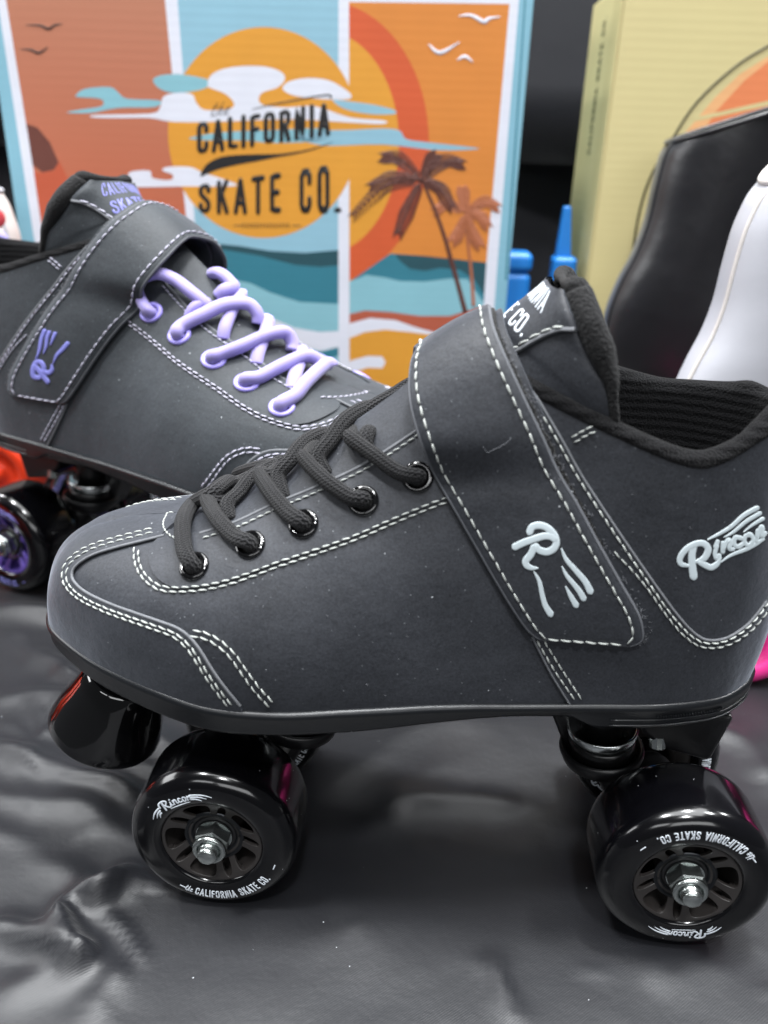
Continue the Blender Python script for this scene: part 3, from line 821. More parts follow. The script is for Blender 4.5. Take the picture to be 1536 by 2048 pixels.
    srow([(.018+k/N_*.96, .085) for k in range(N_+1)])
    srow([(.022+k/N_*.956, .915) for k in range(N_+1)])
    srow([(.020, .09+k/20*.81) for k in range(21)])
    sb.build('stitching', MT['thread'], so)
    return so, Sf, mid
def px_map(surf, ptf):
    cache = {}
    def mp(x, y, off):
        k = (round(x, 2), round(y, 2))
        if k not in cache: cache[k] = surf.px(x, y)
        return ptf(cache[k], off)
    return mp
REC = []
_stroke = stroke
def estroke(mb, pts, w, mp, raise_, n=6, base=0.0):
    _stroke(mb, pts, w, mp, .18, n, base=base+.08)
    ww = [x+2.6 for x in w] if isinstance(w, (list, tuple)) else w+2.6
    _stroke(REC[-1], pts, ww, mp, .07, n, base=base*.3)  # wider black stroke paints the shade of a debossed edge
def strap_logo(so, Sf, mid):
    global stroke
    REC.append(MB()); stroke = estroke
    try: o = strap_logo_(so, Sf, mid)
    finally: stroke = _stroke
    REC[-1].build('emblem_recess', MT['hole'], so); return o
def heel_logo(root):
    global stroke
    REC.append(MB()); stroke = estroke
    try: o = heel_logo_(root)
    finally: stroke = _stroke
    REC[-1].build('emblem_recess', MT['hole'], root); return o
def strap_logo_(so, Sf, mid):
    z = 1536/230
    def Z(*pts): return [(990+a/z, 1020+b/z) for a, b in pts]
    mp = px_map(Sf, lambda uv, off: mid(uv[0], uv[1], off)); mb = MB(); w = 96/z
    stroke(mb, Z((465, 290), (500, 225), (590, 205), (690, 235), (780, 320), (820, 420), (790, 510), (700, 560), (600, 540), (545, 490)), w, mp, .55)
    stroke(mb, Z((270, 490), (400, 430), (530, 385), (650, 350), (730, 350), (790, 380)), w, mp, .55, base=.02)
    stroke(mb, Z((515, 500), (480, 590), (410, 680), (430, 745), (500, 775), (570, 775)), [88/z, 95/z, 95/z, 85/z, 60/z, 20/z], mp, .55, base=.04)
    for pts, ws in ((((520, 825), (590, 950), (630, 1130), (670, 1270), (740, 1385)), (16, 45, 55, 62, 75)), (((890, 520), (950, 660), (1080, 810), (1200, 950), (1270, 1080)), (20, 48, 62, 70, 80)),
                    (((895, 755), (960, 880), (1060, 1000), (1130, 1090), (1180, 1175)), (16, 45, 58, 66, 72)), (((945, 1025), (1000, 1130), (1040, 1200), (1080, 1265)), (18, 50, 62, 72))):
        stroke(mb, Z(*pts), [a*1.18/z for a in ws], mp, .5)
    return mb.build('strap_emblem', MT['logo'], so)
def heel_logo_(root):
    z = 1536/236
    def Z(*pts): return [(1300+a/z, 980+b/z) for a, b in pts]
    mp = px_map(S, lambda uv, off: S.pt(uv, off)); mb = MB()
    stroke(mb, Z((565, 740), (545, 850), (550, 1000), (565, 1120)), [90/z, 95/z, 100/z, 105/z], mp, .55)
    stroke(mb, Z((490, 985), (400, 960), (390, 880), (470, 770), (600, 700), (700, 700), (755, 770), (710, 880), (610, 930)), [40/z, 70/z, 78/z, 80/z, 80/z, 85/z, 90/z, 85/z, 50/z], mp, .55, base=.03)
    stroke(mb, Z((650, 945), (740, 990), (800, 1005), (870, 960), (915, 880)), [70/z, 80/z, 80/z, 70/z, 30/z], mp, .55, base=.05)
    L = [((( 880, 670), (850, 740)), 46), (((870, 730), (845, 820), (860, 890), (900, 850)), 46), (((950, 690), (945, 800)), 50), (((955, 760), (1010, 650), (1050, 680), (1030, 760), (1075, 770)), 46),
         (((1190, 630), (1110, 620), (1090, 690), (1140, 740), (1210, 700)), 50), (((1300, 590), (1240, 600), (1230, 680), (1280, 720), (1340, 660), (1320, 590), (1280, 575)), 46),
         (((1400, 530), (1385, 660)), 48), (((1390, 600), (1440, 480), (1465, 500), (1450, 610), (1500, 560)), 42)]
    for i, (p, w) in enumerate(L): stroke(mb, Z(*p), w*1.22/z, mp, .5, base=.01*(i % 4))
    for p, w in ((((750, 645), (880, 580), (1050, 480), (1220, 330), (1390, 235)), (12, 36, 44, 50, 54)), (((960, 615), (1080, 550), (1250, 410), (1425, 305)), (10, 34, 44, 48)),
                 (((1215, 545), (1340, 450), (1465, 375)), (10, 34, 44)), (((925, 935), (1050, 850), (1250, 770), (1380, 700), (1470, 640)), (12, 34, 46, 46, 36))):
        stroke(mb, Z(*p), [a*1.15/z for a in w], mp, .45)
    return mb.build('heel_script_emblem', MT['logo'], root)

# ---- tongue
def make_tongue(root):
    E = [((1196, 905), 29), ((1219, 850), 25), ((1219, 815), 24), ((1211, 772), 24), ((1191, 735), 25), ((1168, 693), 26), ((1149, 645), 28), ((1127, 588), 34)]
    Rg = [(lambda q: (q.x, q.z))(atY(*p, 48)) for p in ((880, 745), (985, 660), (1003, 640), (1022, 622), (1040, 607), (1060, 592), (1080, 577), (1098, 565))]
    rows = [tuple(atY(*p, y))+(x, z) for (p, y), (x, z) in zip(E, Rg)]
    q = smooth(rows, 10)
    def f(u, v):
        t = max(0, min(len(q)-1.001, u*(len(q)-1))); i = int(t); fr = t-i
        r = [a+(b-a)*fr for a, b in zip(q[i], q[i+1])]
        E_ = V(r[:3]); G = V((r[3], YC, r[4])); far = v > 1; w = 2-v if far else v
        P1 = E_+V((-(E_.x-G.x)*.42, -1.5, (G.z-E_.z)*.25+2)); P2 = G+V((0, -15+u*4, -1)); a = 1-w
        p = E_*a**3+P1*(3*a*a*w)+P2*(3*a*w*w)+G*w**3
        return flipy(p) if far else p
    T = Surf(f, 0, 1, 60, 0, 1, 30)
    def nr(u, v):
        e = .01; n = (f(min(1, u+e), v)-f(max(0, u-e), v)).cross(f(u, min(2, v+e))-f(u, max(0, v-e))).normalized()
        return n if n.dot(f(u, v)-V((135, YC, 205))) > 0 else -n
    mb = MB(); NU, NV = 60, 72; 
    mb.add([f(i/NU, 2*j/NV) for i in range(NU+1) for j in range(NV+1)], [(i*(NV+1)+j, i*(NV+1)+j+1, (i+1)*(NV+1)+j+1, (i+1)*(NV+1)+j) for i in range(NU) for j in range(NV)])
    to = mb.build('tongue', MT['leather'], root)
    # knit lining: a padded layer behind, rolled out over the edge
    lb = MB(); rows = []
    for i in range(NU+1):
        u = i/NU; th = 2.6+5.6*min(1, max(0, (u-.34)/.36))**1.1
        g = []
        for j in range(NV+1):
            v = 2*j/NV; edge = min(v, 2-v); g.append((u, v, -.3 if edge > .02 else .2))
        row = [f(u, v)+nr(u, v)*o for _, v, o in g]
        e0 = (f(u, 0)-f(u, .06)).normalized(); e1 = (f(u, 2)-f(u, 1.94)).normalized()
        back = V((1, 0, .25)).normalized()
        left = []; right = []
        for a in (30, 60, 90, 120, 150, 180):
            t = math.radians(a); left.append(f(u, 0)+e0*(th*.42*math.sin(t))+(back*(th*.5*(1-math.cos(t)))))
            right.append(f(u, 2)+e1*(th*.42*math.sin(t))+(back*(th*.5*(1-math.cos(t)))))
        inner = [f(u, 2*j/12)+back*th*(1.0) for j in range(0, 13)]
        rows.append(row+right+list(reversed(inner))+list(reversed(left)))
    m = len(rows[0]); n = len(rows)
    lb.add([x for r in rows for x in r], [(i*m+j, i*m+(j+1) % m, (i+1)*m+(j+1) % m, (i+1)*m+j) for i in range(n-1) for j in range(m)])
    # rolled edge running up one side, over the top and down the other
    def thk(u): return 2.6+5.6*min(1, max(0, (u-.34)/.36))**1.1
    bk = V((1, 0, .25)).normalized(); path = []; rad = []
    for i in range(0, 41): path.append(f(i/41, 0)+bk*thk(i/41)*.5); rad.append(thk(i/41)*.50+.1)
    for j in range(2, 71): path.append(f(1, 2*j/72)+bk*thk(1)*.5+V((.3, 0, .9))*.2); rad.append(thk(1)*.46*(.3+.7*abs(2*j/72-1)))
    for i in range(40, -1, -1): path.append(f(i/41, 2)+bk*thk(i/41)*.5); rad.append(thk(i/41)*.50+.1)
    tb_ = MB(); tube(tb_, path, rad, 14); tb_.build('rolled_edge', MT['pile'], to)
    if False:
     pass
    lb.build('tongue_lining', MT['pile'], to, merge=.05)
    # upper label piece with its stitched edge
    def tp(p, o): u, v = T.px(*p); return f(u, v)+nr(u, v)*o
    LB = [(1018, 712), (1040, 700), (1070, 682), (1100, 667), (1125, 659), (1150, 660)]
    uvs = [T.px(*p) for p in smooth(LB, 5)]
    pts = [f(u, v)+nr(u, v)*.7 for u, v in uvs]; eb = MB(); tube(eb, resample(pts, 1.2), .75, 8, caps=False)
    tube(eb, [flipy(p) for p in resample(pts, 1.2)], .75, 8, caps=False)
    eb.build('label_edge', MT['edge'], to)
    lp = MB(); nu, nv = 24, 40; g = []
    vlist = []
    for i in range(nu+1):
        for j in range(nv+1):
            v = 2*j/nv; w = min(v, 2-v)
            # lower limit of the label at this v
            ul = min(((abs(b-w), a) for a, b in uvs))[1]
            u = ul+(1-ul)*i/nu; vlist.append(f(u, v)+nr(u, v)*.8)
    lp.add(vlist, [(i*(nv+1)+j, i*(nv+1)+j+1, (i+1)*(nv+1)+j+1, (i+1)*(nv+1)+j) for i in range(nu) for j in range(nv)])
    lp.build('tongue_label', MT['leather'], to)
    sb = MB(); stitches(sb, [tp((p[0]-1, p[1]-7), 1.15) for p in smooth(LB, 5)], lambda m_: nr(*T.near(m_)) if T.near(m_) else V((0, -1, 0)), 4.0, r=.42, mirror=True)
    sb.build('stitching', MT['thread'], to)
    # printed name wraps over the ridge of the tongue
    global tongue_text
    def tongue_text(tb, sgn=1):
        def mk(u0, h):
            arc = [0]; N_ = 120
            for k in range(1, N_+1): arc.append(arc[-1]+(f(u0, 2*k/N_)-f(u0, 2*(k-1)/N_)).length)
            half = arc[-1]/2; lenu = (f(min(1, u0+.1), 1)-f(u0, 1)).length/.1
            def mp(x, y, off):
                s = max(0, min(arc[-1], half-x*sgn))       # near side has positive x
                for k in range(N_):
                    if arc[k+1] >= s: break
                v = 2*(k+(s-arc[k])/max(1e-6, arc[k+1]-arc[k]))/N_
                u = max(0, min(1, u0+y/lenu)); return f(u, v)+nr(u, v)*(off+.85)
            return mp
        LU = (f(1, 1)-f(.85, 1)).length/.15; u1 = 1-6.9/LU; u2 = u1-8.2/LU
        t1 = 'CALIFORNIA'; h = 6.4; xs = .74; W = text_width(t1, .22)*h*xs
        write(tb, t1, mk(u1, h), .08, .05, .22, -W/2, h, xs)
        t2 = 'SKATE CO.'; h2 = 6.6; xs = .95; W2 = text_width(t2, .13)*h2*xs
        write(tb, t2, mk(u2, h2), .12, .08, .13, -W2/2, h2, xs)
    tb = MB(); tongue_text(tb); tb.build('tongue_lettering', MT['print'], to)
    return to

# ---- eyelets and laces
EYEL = [(391, 1135), (503, 1092), (609, 1050), (727, 1003), (836, 955)]
def make_eyelets(root):
    C = []
    for p in EYEL:
        uv = S.px(*p); c = S.pt(uv, 1.0); n = S.nrm(*uv); C.append((c, n))
        for far in (False, True):
            cc, nn = (flipy(c), V((n.x, -n.y, n.z))) if far else (c, n)
            mb = MB(); lathe(mb, [(3.0, -.6), (3.0, .3), (3.25, .85), (3.9, 1.15), (4.6, 1.05), (5.1, .6), (5.2, -.2), (5.0, -.6)], 44, org=cc, ax=nn, e1=V((0, 0, 1)))
            o = mb.build('eyelet', MT['eyelet'], root)
            hb = MB(); lathe(hb, [(3.1, .1), (0, .05)], 24, org=cc, ax=nn, e1=V((0, 0, 1))); hb.build('eyelet_hole', MT['hole'], o)  # flat black disc painted as the shade inside the ring
    return C
def make_laces(root, C):
    def s(px, h): return S.P(*px, h)
    y = lambda px, yy: atY(*px, yy)
    A = [ # strands leaving the near eyelets
     [(0, -2), (0, 2.2), ('s', (378, 1110), 3.6), ('s', (375, 1060), 3.6), ('s', (392, 1022), 3.6), ('y', (424, 985), 43), ('y', (455, 962), 54), ('y', (480, 962), 66), ('f', 1)],
     [(1, -2), (1, 2.2), ('s', (478, 1084), 3.6), ('s', (444, 1052), 4.2), ('s', (427, 1020), 5), ('y', (432, 1000), 42), ('y', (452, 990), 52), ('y', (490, 975), 64), ('f', 2)],
     [(2, -2), (2, 2.2), ('s', (584, 1034), 3.6), ('s', (554, 1000), 4.2), ('s', (535, 968), 5), ('y', (537, 950), 42), ('y', (560, 937), 52), ('y', (596, 922), 64), ('f', 3)],
     [(3, -2), (3, 2.2), ('s', (703, 1000), 3.8), ('s', (662, 972), 4.5), ('s', (628, 936), 5), ('y', (613, 912), 40), ('y', (628, 896), 50), ('y', (668, 880), 62), ('f', 4)],
     [(4, -2), (4, 2.4), ('s', (800, 948), 4.2), ('s', (757, 920), 5), ('s', (718, 894), 5.5), ('y', (704, 874), 40), ('y', (716, 862), 48), ('y', (742, 858), 54)]]
    B = [ # strands that come from the far side and dive under the near facing
     [('s', (456, 1040), -.5), ('s', (462, 1020), 2.5), ('y', (478, 985), 42), ('y', (505, 952), 50), ('y', (545, 928), 60), ('f', 0)],
     [('s', (566, 998), -.5), ('s', (566, 965), 3), ('y', (580, 920), 42), ('y', (608, 885), 50), ('y', (650, 866), 60), ('f', 2)],
     [('s', (650, 950), -.5), ('s', (646, 925), 3), ('y', (660, 880), 40), ('y', (690, 840), 47), ('y', (735, 815), 56), ('y', (775, 815), 66)],
     [('y', (720, 835), 55), ('y', (750, 812), 54), ('y', (785, 792), 55), ('y', (825, 768), 57), ('y', (870, 760), 60)],
     [('s', (735, 905), -.5), ('s', (735, 893), 2), ('s', (738, 876), 2), ('s', (738, 860), -.5)]]
    def conv(it):
        if isinstance(it[0], int): c, n = C[it[0]]; return c+n*it[1]
        if it[0] == 's': return s(it[1], it[2])
        if it[0] == 'y': return y(it[1], it[2])
        c, n = C[it[1]]; c = flipy(c); n = V((n.x, -n.y, n.z)); return [c+n*6+V((0, -6, 3)), c+n*2.2, c-n*2]
    for st in A+B:
        pts = []
        for it in st:
            q = conv(it); pts += q if isinstance(q, list) else [q]
        pts = resample([V(p) for p in smooth(pts, 10)], .8)
        mb = MB(); tube(mb, pts, 2.85, 18, flat=.82, up=V((-.3, -.6, .7))); mb.build('lace', MT['lace'], root)
MT['pile'] = simple('black_fleece_edge', (9, 9, 11), .95, sheen=.04, bscale=900, bdist=.0012, var=.6, varscale=900)
MT['edge2'] = simple('strap_cut_edge', (84, 86, 91), .75, var=.25, varscale=700)
MT['hole'] = simple('eyelet_shadow_gap', (5, 5, 5), .9)  # black painted as shade, inside eyelets and round the emblems
MT['fibre'] = simple('grey_fibre', (105, 107, 112), .7)

def make_lint(parent):
    def fib(px, mp, o):
        pts = [mp(a, b, o) for a, b in smooth(px, 4)]; mb = MB(); tube(mb, pts, .07, 4); mb.build('lint', MT['fibre'], parent)
    mp1 = px_map(Sf, lambda uv, off: mid(uv[0], uv[1], off)); mp2 = px_map(S, lambda uv, off: S.pt(uv, off))
    fib([(966, 893), (975, 904), (988, 898), (1000, 893), (1012, 886), (1022, 876)], mp1, .25); fib([(902, 800), (905, 806)], mp1, .2); fib([(915, 910), (912, 916)], mp1, .2)
    for k in range(34):
        x, y_ = random.uniform(170, 860), random.uniform(1190, 1400); a = random.uniform(0, 6.3); l = random.uniform(1.5, 6)
        if k > 22: x, y_ = random.uniform(1190, 1500), random.uniform(950, 1380)
        fib([(x, y_), (x+l*.5*math.cos(a)+random.uniform(-1, 1), y_+l*.5*math.sin(a)), (x+l*math.cos(a+.5), y_+l*math.sin(a+.5))], mp2, .2)

# ================================================================ assemble the front skate
root = empty('roller_skate'); tag(root, 'black nubuck roller skate with black laces, black eyelets and white stitching, foremost on the cloth', 'roller skate', 'pair of black strap skates')
upper = make_boot(root)[0]
make_sole(root)
make_truck(root, 169.2, -1); make_truck(root, 0, 1)
wproto = build_wheel((MT['urethane'], MT['core'], MT['print']))
wproto.parent = root; wproto.location = V((0, 0, 31))*SC; wproto.rotation_euler = (0, math.radians(-20), 0)
place_wheel(wproto, root, (169.2, 0, 31), 183, core=36)
place_wheel(wproto, root, (0, 96, 31), 40, True); place_wheel(wproto, root, (169.2, 96, 31), 100, True)
make_stop(root)
so, Sf, mid = make_strap(root); emblem = strap_logo(so, Sf, mid); heel_emblem = heel_logo(upper)
tongue = make_tongue(root)
make_lint(upper)
EC = make_eyelets(root); make_laces(root, EC)

# ================================================================ the second skate of the pair: mirrored, larger, turned, lilac laces
A2 = Matrix(((-1.140, .443, .043), (.393, 1.097, .004), (.019, -.031, 1.073))); T2 = V((-17.1, 138.1, 3.7))
PH = math.radians(-20)
LM = [((-2.8, 12.5, 137.7), (575, 812)), ((15.1, 15.5, 145.3), (494, 770)), ((31.8, 19, 152.2), (421, 720)), ((50.2, 22.7, 159.9), (350, 664)), ((67.1, 25.2, 168), (283, 610)),
      ((64.2, 46, 204.7), (402, 485)), ((85.6, 44, 219.2), (318, 410)), ((109.7, 13, 119.2), (107, 808)), ((140, 14, 119.2), (18, 790)), ((104, 48, 223), (232, 378)), ((109, 34, 221), (188, 390)), ((126, 25, 196), (124, 452)), ((147, 75, 190), (-20, 508)), ((123, 15.5, 93), (100, 890)),
      ((161, 21, 93), (0, 862)), ((62, 6.6, 92.4), (300, 950)), ((91, 12.6, 92), (200, 922)), ((124.6, 20, 189), (72, 515)), ((144, 21, 181), (8, 538))]
LM[:5] = [(tuple(EC[i][0]), LM[i][1]) for i in range(5)]
_LM = []
for p, q in LM:
    w = A2 @ V(p)+T2; d = atY(q[0], q[1], w.y)-w; _LM.append((V(p), d))
def W2(p):
    w = A2 @ p+T2; sw = .2; sd = V((0, 0, 0))
    for a, d in _LM:
        k = math.exp(-(a-p).length_squared/(2*34**2)); sw += k; sd += d*k
    return w+sd/sw
RIG = Matrix.Rotation(0, 4, 'X')
def rig2(p):            # rigid placement for the running gear
    q = V((-p[0], p[1], p[2]))*1.09; c, s_ = math.cos(PH), math.sin(PH)
    return V((q.x*c-q.y*s_-20, q.x*s_+q.y*c+153, q.z))
O2 = V((-100, 215, 0))
root2 = empty('roller_skate', O2); tag(root2, 'black nubuck roller skate with lilac laces and lilac eyelets, behind the black-laced one', 'roller skate', 'pair of black strap skates')
MT['lilac_lace'] = simple('lilac_waxed_lace', (148, 138, 196), .75, sheen=.3, var=.08)
MT['lilac'] = simple('lilac_enamel', (160, 150, 228), .35, var=.05)
MT['lilac_print'] = simple('lilac_print', (124, 126, 200), .5, var=.05)
MT['lilac_core'] = simple('lilac_nylon', (80, 64, 140), .4, var=.1)
MT['lilac_thread'] = simple('grey_lilac_thread', (176, 174, 190), .6, var=.2, varscale=3000)
MT['leather2'] = leather('nubuck_leather_cool', (46, 50, 54))
SWAP = {'nubuck_leather': 'leather2', 'black_braided_lace': 'lilac_lace', 'black_enamel': 'lilac', 'pale_thread': 'lilac_thread', 'pale_grey_rubber_print': 'lilac_print', 'white_print': 'lilac_print', 'cut_leather_edge': 'edge'}
skip = {emblem.name, heel_emblem.name} | {o.name for o in bpy.data.objects if o.name.startswith('emblem_recess')} | {c.name for c in tongue.children if c.name.startswith('tongue_lettering')}
def clone(o, par, gear):
    me = o.data.copy(); c = bpy.data.objects.new(o.name.split('.')[0], me); COL.objects.link(c); c.parent = par
    fn = rig2 if gear else W2
    mw = V((0, 0, 0))
    for v in me.vertices: v.co = (fn(v.co/SC)-O2)*SC
    me.flip_normals()
    for m_ in o.modifiers:
        b = c.modifiers.new(m_.name, m_.type); b.width = m_.width; b.segments = m_.segments; b.limit_method = m_.limit_method; b.angle_limit = m_.angle_limit
    k = SWAP.get(me.materials[0].name)
    if k: me.materials[0] = MT[k]
    return c
for o in list(root.children):
    nm = o.name.split('.')[0]
    if nm in ('wheel', 'lace') or o.name in skip: continue
    gear = nm in ('truck', 'toe_stop')
    c = clone(o, root2, gear)
    for g in list(o.children):
        if g.name in skip or g.name.startswith('lint'): continue
        clone(g, c, gear)
w2 = build_wheel((MT['urethane'], MT['lilac_core'], MT['lilac_print']))
def put2(w, p, far, sp):
    q = rig2(p); w.parent = root2; w.location = (q-O2)*SC; w.scale = (1.09,)*3
    w.rotation_euler = (0, math.radians(sp), PH+(math.pi if far else 0))
put2(w2, (169.2, 0, 31), False, 20)
for p, far, sp in (((0, 0, 31), False, 70), ((0, 96, 31), True, 10), ((169.2, 96, 31), True, 50)):
    put2(place_wheel(w2, root2, (0, 0, 0), sp), p, far, sp)
# emblem on its strap, traced in the photo
Sf2 = Surf(lambda u, v: W2(Sf.f(u, v)), 0, 1, 120, 0, 1, 12)
def mid2(uv, off):
    p = Sf2.f(*uv); e = .01; n = (Sf2.f(min(1, uv[0]+e), uv[1])-Sf2.f(max(0, uv[0]-e), uv[1])).cross(Sf2.f(uv[0], min(1, uv[1]+e))-Sf2.f(uv[0], max(0, uv[1]-e))).normalized()
    if n.dot(CAMP-p) < 0 and uv[0] < .45: n = -n
    return p+n*off-O2
def Z2(*pts): return [(a/6.4, 560+b/6.4) for a, b in pts]
mb = MB(); mp = px_map(Sf2, mid2); w = 60/6.4
stroke(mb, Z2((500, 1250), (430, 1230), (425, 1130), (470, 1050), (530, 1060), (560, 1130), (530, 1190)), w, mp, .5)
stroke(mb, Z2((450, 1100), (530, 1200), (610, 1300)), w, mp, .5, base=.03)
stroke(mb, Z2((560, 1170), (620, 1190), (665, 1150), (665, 1085)), [w, w, w*.9, w*.3], mp, .5, base=.05)
for pts, ws in ((((465, 1010), (505, 900), (530, 760), (570, 650)), (12, 38, 46, 52)), (((560, 940), (590, 850), (605, 740), (630, 670)), (12, 36, 44, 50)), (((650, 830), (680, 750), (705, 685)), (14, 38, 46)), (((685, 1065), (730, 960), (800, 890), (865, 815)), (12, 40, 52, 56))):
    stroke(mb, Z2(*pts), [a/6.4 for a in ws], mp, .5)
so2 = [c for c in root2.children if c.name.startswith('strap')][0]
mb.build('strap_emblem', MT['lilac_print'], so2)
# its laces, traced over the mirrored boot
Sh2 = Surf(lambda u, v: W2(shell(u, v)), 0, 20, 160, 0, 1, 40)
if Sh2.nrm(6, .4).dot(CAMP-Sh2.f(6, .4)) < 0: Sh2.sgn = -1
EP = [(578, 814), (496, 771), (423, 721), (352, 665), (285, 611)]
LACE2 = [[(4, -1), ((290, 606), 4), ((287, 586), 6.5), ((300, 568), 8), ((326, 562), 8), ((356, 574), 7), ((385, 597), 6), ((408, 612), 3), ((415, 618), -1)],
         [(3, -1), ((372, 657), 3.5), ((410, 642), 5), ((450, 628), 7), ((487, 626), 7), ((508, 640), 5), ((514, 652), 1)],
         [(2, -1), ((445, 716), 3.5), ((485, 705), 5), ((530, 690), 7), ((560, 686), 7), ((578, 698), 4), ((582, 708), 1)],
         [(1, -1), ((520, 764), 3.5), ((560, 747), 5), ((600, 735), 7), ((628, 742), 6), ((640, 752), 2)],
         [(0, -1), ((592, 800), 3.5), ((612, 778), 5), ((640, 752), 6.5), ((665, 729), 7), ((676, 718), 6)],
         [((446, 676), -.5), ((450, 660), 2.2), ((463, 628), 3.2), ((478, 604), 4), ((486, 588), 4), ((490, 578), 1)],
         [((512, 728), -.5), ((516, 708), 2.2), ((528, 672), 3.2), ((538, 648), 4), ((541, 634), 3), ((543, 626), 0)],
         [((584, 778), -.5), ((588, 758), 2.2), ((598, 724), 3.2), ((607, 700), 4), ((610, 690), 3), ((612, 682), 0)],
         [((378, 632), -.5), ((390, 622), 2.5), ((404, 613), 2.5), ((414, 606), -.5)],
         [((428, 548), 0), ((442, 541), 4), ((462, 546), 6), ((474, 564), 6), ((464, 584), 6), ((446, 592), 4), ((436, 594), 0)]]
for L_ in LACE2:
    pts = []
    for a, h in L_:
        if isinstance(a, int): c, n = EC[a]; pts += [W2(c-n*1.5), W2(c+n*2.6)]
        else: pts.append(Sh2.P(a[0], a[1], h))
    pts = resample([V(p)-O2 for p in smooth(pts, 9)], .9); mb = MB(); tube(mb, pts, 3.5, 18, flat=.86); mb.build('lace', MT['lilac_lace'], root2)
# name on its tongue (reads from the near side round the ridge)
tb = MB(); MIRROR_TXT = tongue_text(tb, -1)
for i, v in enumerate(tb.v): tb.v[i] = W2(v)-O2
tg2 = [c for c in root2.children if c.name.split('.')[0] == 'tongue'][0]
tb.build('tongue_lettering', MT['lilac_print'], tg2)

# ================================================================ the setting: cloth, riser, backdrop
def cloth_mat(name, c, twill=True, rough=.5):
    m, nt, bs = new_mat(name); col = lin(c)
    bs.inputs['Sheen Weight'].default_value = .13; bs.inputs['Sheen Roughness'].default_value = .35; bs.inputs['Specular IOR Level'].default_value = .5
    tc = nt.nodes.new('ShaderNodeTexCoord'); sp = nt.nodes.new('ShaderNodeSeparateXYZ'); nt.links.new(tc.outputs['Object'], sp.inputs[0])
    n1 = tex_noise(nt, 12, 4, .6); n2 = tex_noise(nt, 2000, 2)
    tw = math_(nt, 'SINE', math_(nt, 'MULTIPLY', math_(nt, 'ADD', math_(nt, 'MULTIPLY', sp.outputs[0], -.62), math_(nt, 'MULTIPLY', sp.outputs[1], .78)), 2*math.pi/.00072))
    f = math_(nt, 'ADD', math_(nt, 'MULTIPLY', tw, .22), math_(nt, 'ADD', math_(nt, 'MULTIPLY', n1.outputs[0], .5), math_(nt, 'MULTIPLY', n2.outputs[0], .35)))
    c_ = mix(nt, f, tuple(x*.7 for x in col[:3])+(1,), tuple(x*1.4 for x in col[:3])+(1,))
    c_ = mix(nt, math_(nt, 'MULTIPLY', specks(nt, 170, .045, .14), .8), c_, lin((190, 195, 200)))
    nt.links.new(c_, bs.inputs['Base Color']); bs.inputs['Roughness'].default_value = rough
    b1 = bump(nt, bs, tw, .00002, .5); b2 = bump(nt, bs, tex_noise(nt, 34, 5, .62).outputs[0], .0022, .22, prev=b1)
    return m
MT['cloth'] = cloth_mat('black_twill_cloth', (22, 23, 27), rough=.45)
FOLDS = [  # photo pixels on the table plane, height (mm), half width (mm)
 ([(-40, 1205), (90, 1222), (260, 1262), (420, 1330)], 5, 9), ([(60, 1298), (130, 1332), (240, 1405), (330, 1430)], 4, 6), ([(-60, 1400), (90, 1385), (220, 1440), (420, 1530)], 4.5, 9),
 ([(-60, 1500), (70, 1520), (200, 1558), (330, 1620)], 5, 7), ([(-60, 1590), (90, 1604), (200, 1640), (330, 1700)], 4, 8), ([(-80, 1660), (60, 1700), (140, 1740), (190, 1790), (250, 1760), (300, 1772)], 4.2, 5),
 ([(95, 1865), (118, 1820), (150, 1800), (215, 1790), (260, 1770)], 4, 4), ([(100, 1830), (115, 1870), (135, 1905), (172, 1930)], 5, 4.5), ([(-40, 1840), (20, 1850), (70, 1885), (110, 1925)], 4, 5),
 ([(-20, 1990), (60, 1960), (150, 1930), (180, 1925)], 3, 7), ([(150, 2050), (190, 1990), (260, 1930)], 2.2, 6), ([(700, 1690), (850, 1560), (1040, 1480)], 1.6, 13), ([(640, 1560), (800, 1480), (1000, 1440)], 1.4, 12),
 ([(650, 1830), (760, 1790), (930, 1750), (1100, 1700)], 1.5, 14), ([(420, 1560), (300, 1530), (180, 1505)], 2.5, 6), ([(760, 1640), (900, 1600), (1030, 1600)], 2.5, 8), ([(1050, 2060), (1010, 1980), (1000, 1900)], 1.0, 5),
 ([(1536, 1560), (1500, 1500), (1440, 1460)], 3, 9), ([(1290, 1950), (1360, 1930), (1440, 1920)], 1.0, 8)]
_rc = random.Random(5)
for k in range(34):                       # fine sharp creases
    x, y_ = (_rc.uniform(-20, 330), _rc.uniform(1220, 2040)) if k < 24 else (_rc.uniform(640, 1536), _rc.uniform(1700, 2040)); a = _rc.uniform(-.5, .9); l = _rc.uniform(40, 130)
    FOLDS.append(([(x, y_), (x+l*.5*math.cos(a), y_+l*.5*math.sin(a)+_rc.uniform(-12, 12)), (x+l*math.cos(a+.2), y_+l*math.sin(a+.2))], _rc.uniform(.5, 1.5) if k < 24 else _rc.uniform(.2, .5), _rc.uniform(1.6, 3)))
FL = [([V(atZ(*p, 0)[:2]) for p in smooth(px, 5)], h, w) for px, h, w in FOLDS]
def seg_d(p, pts):
    best = 1e9; n = len(pts)
    for i in range(n-1):
        a = pts[i]; ab = pts[i+1]-a; t = max(0, min(1, (p-a).dot(ab)/max(1e-9, ab.dot(ab)))); d = (p-a-ab*t).length
        if d < best: best = d; tt = (i+t)/(n-1)
    return best, tt
from mathutils import noise as mn
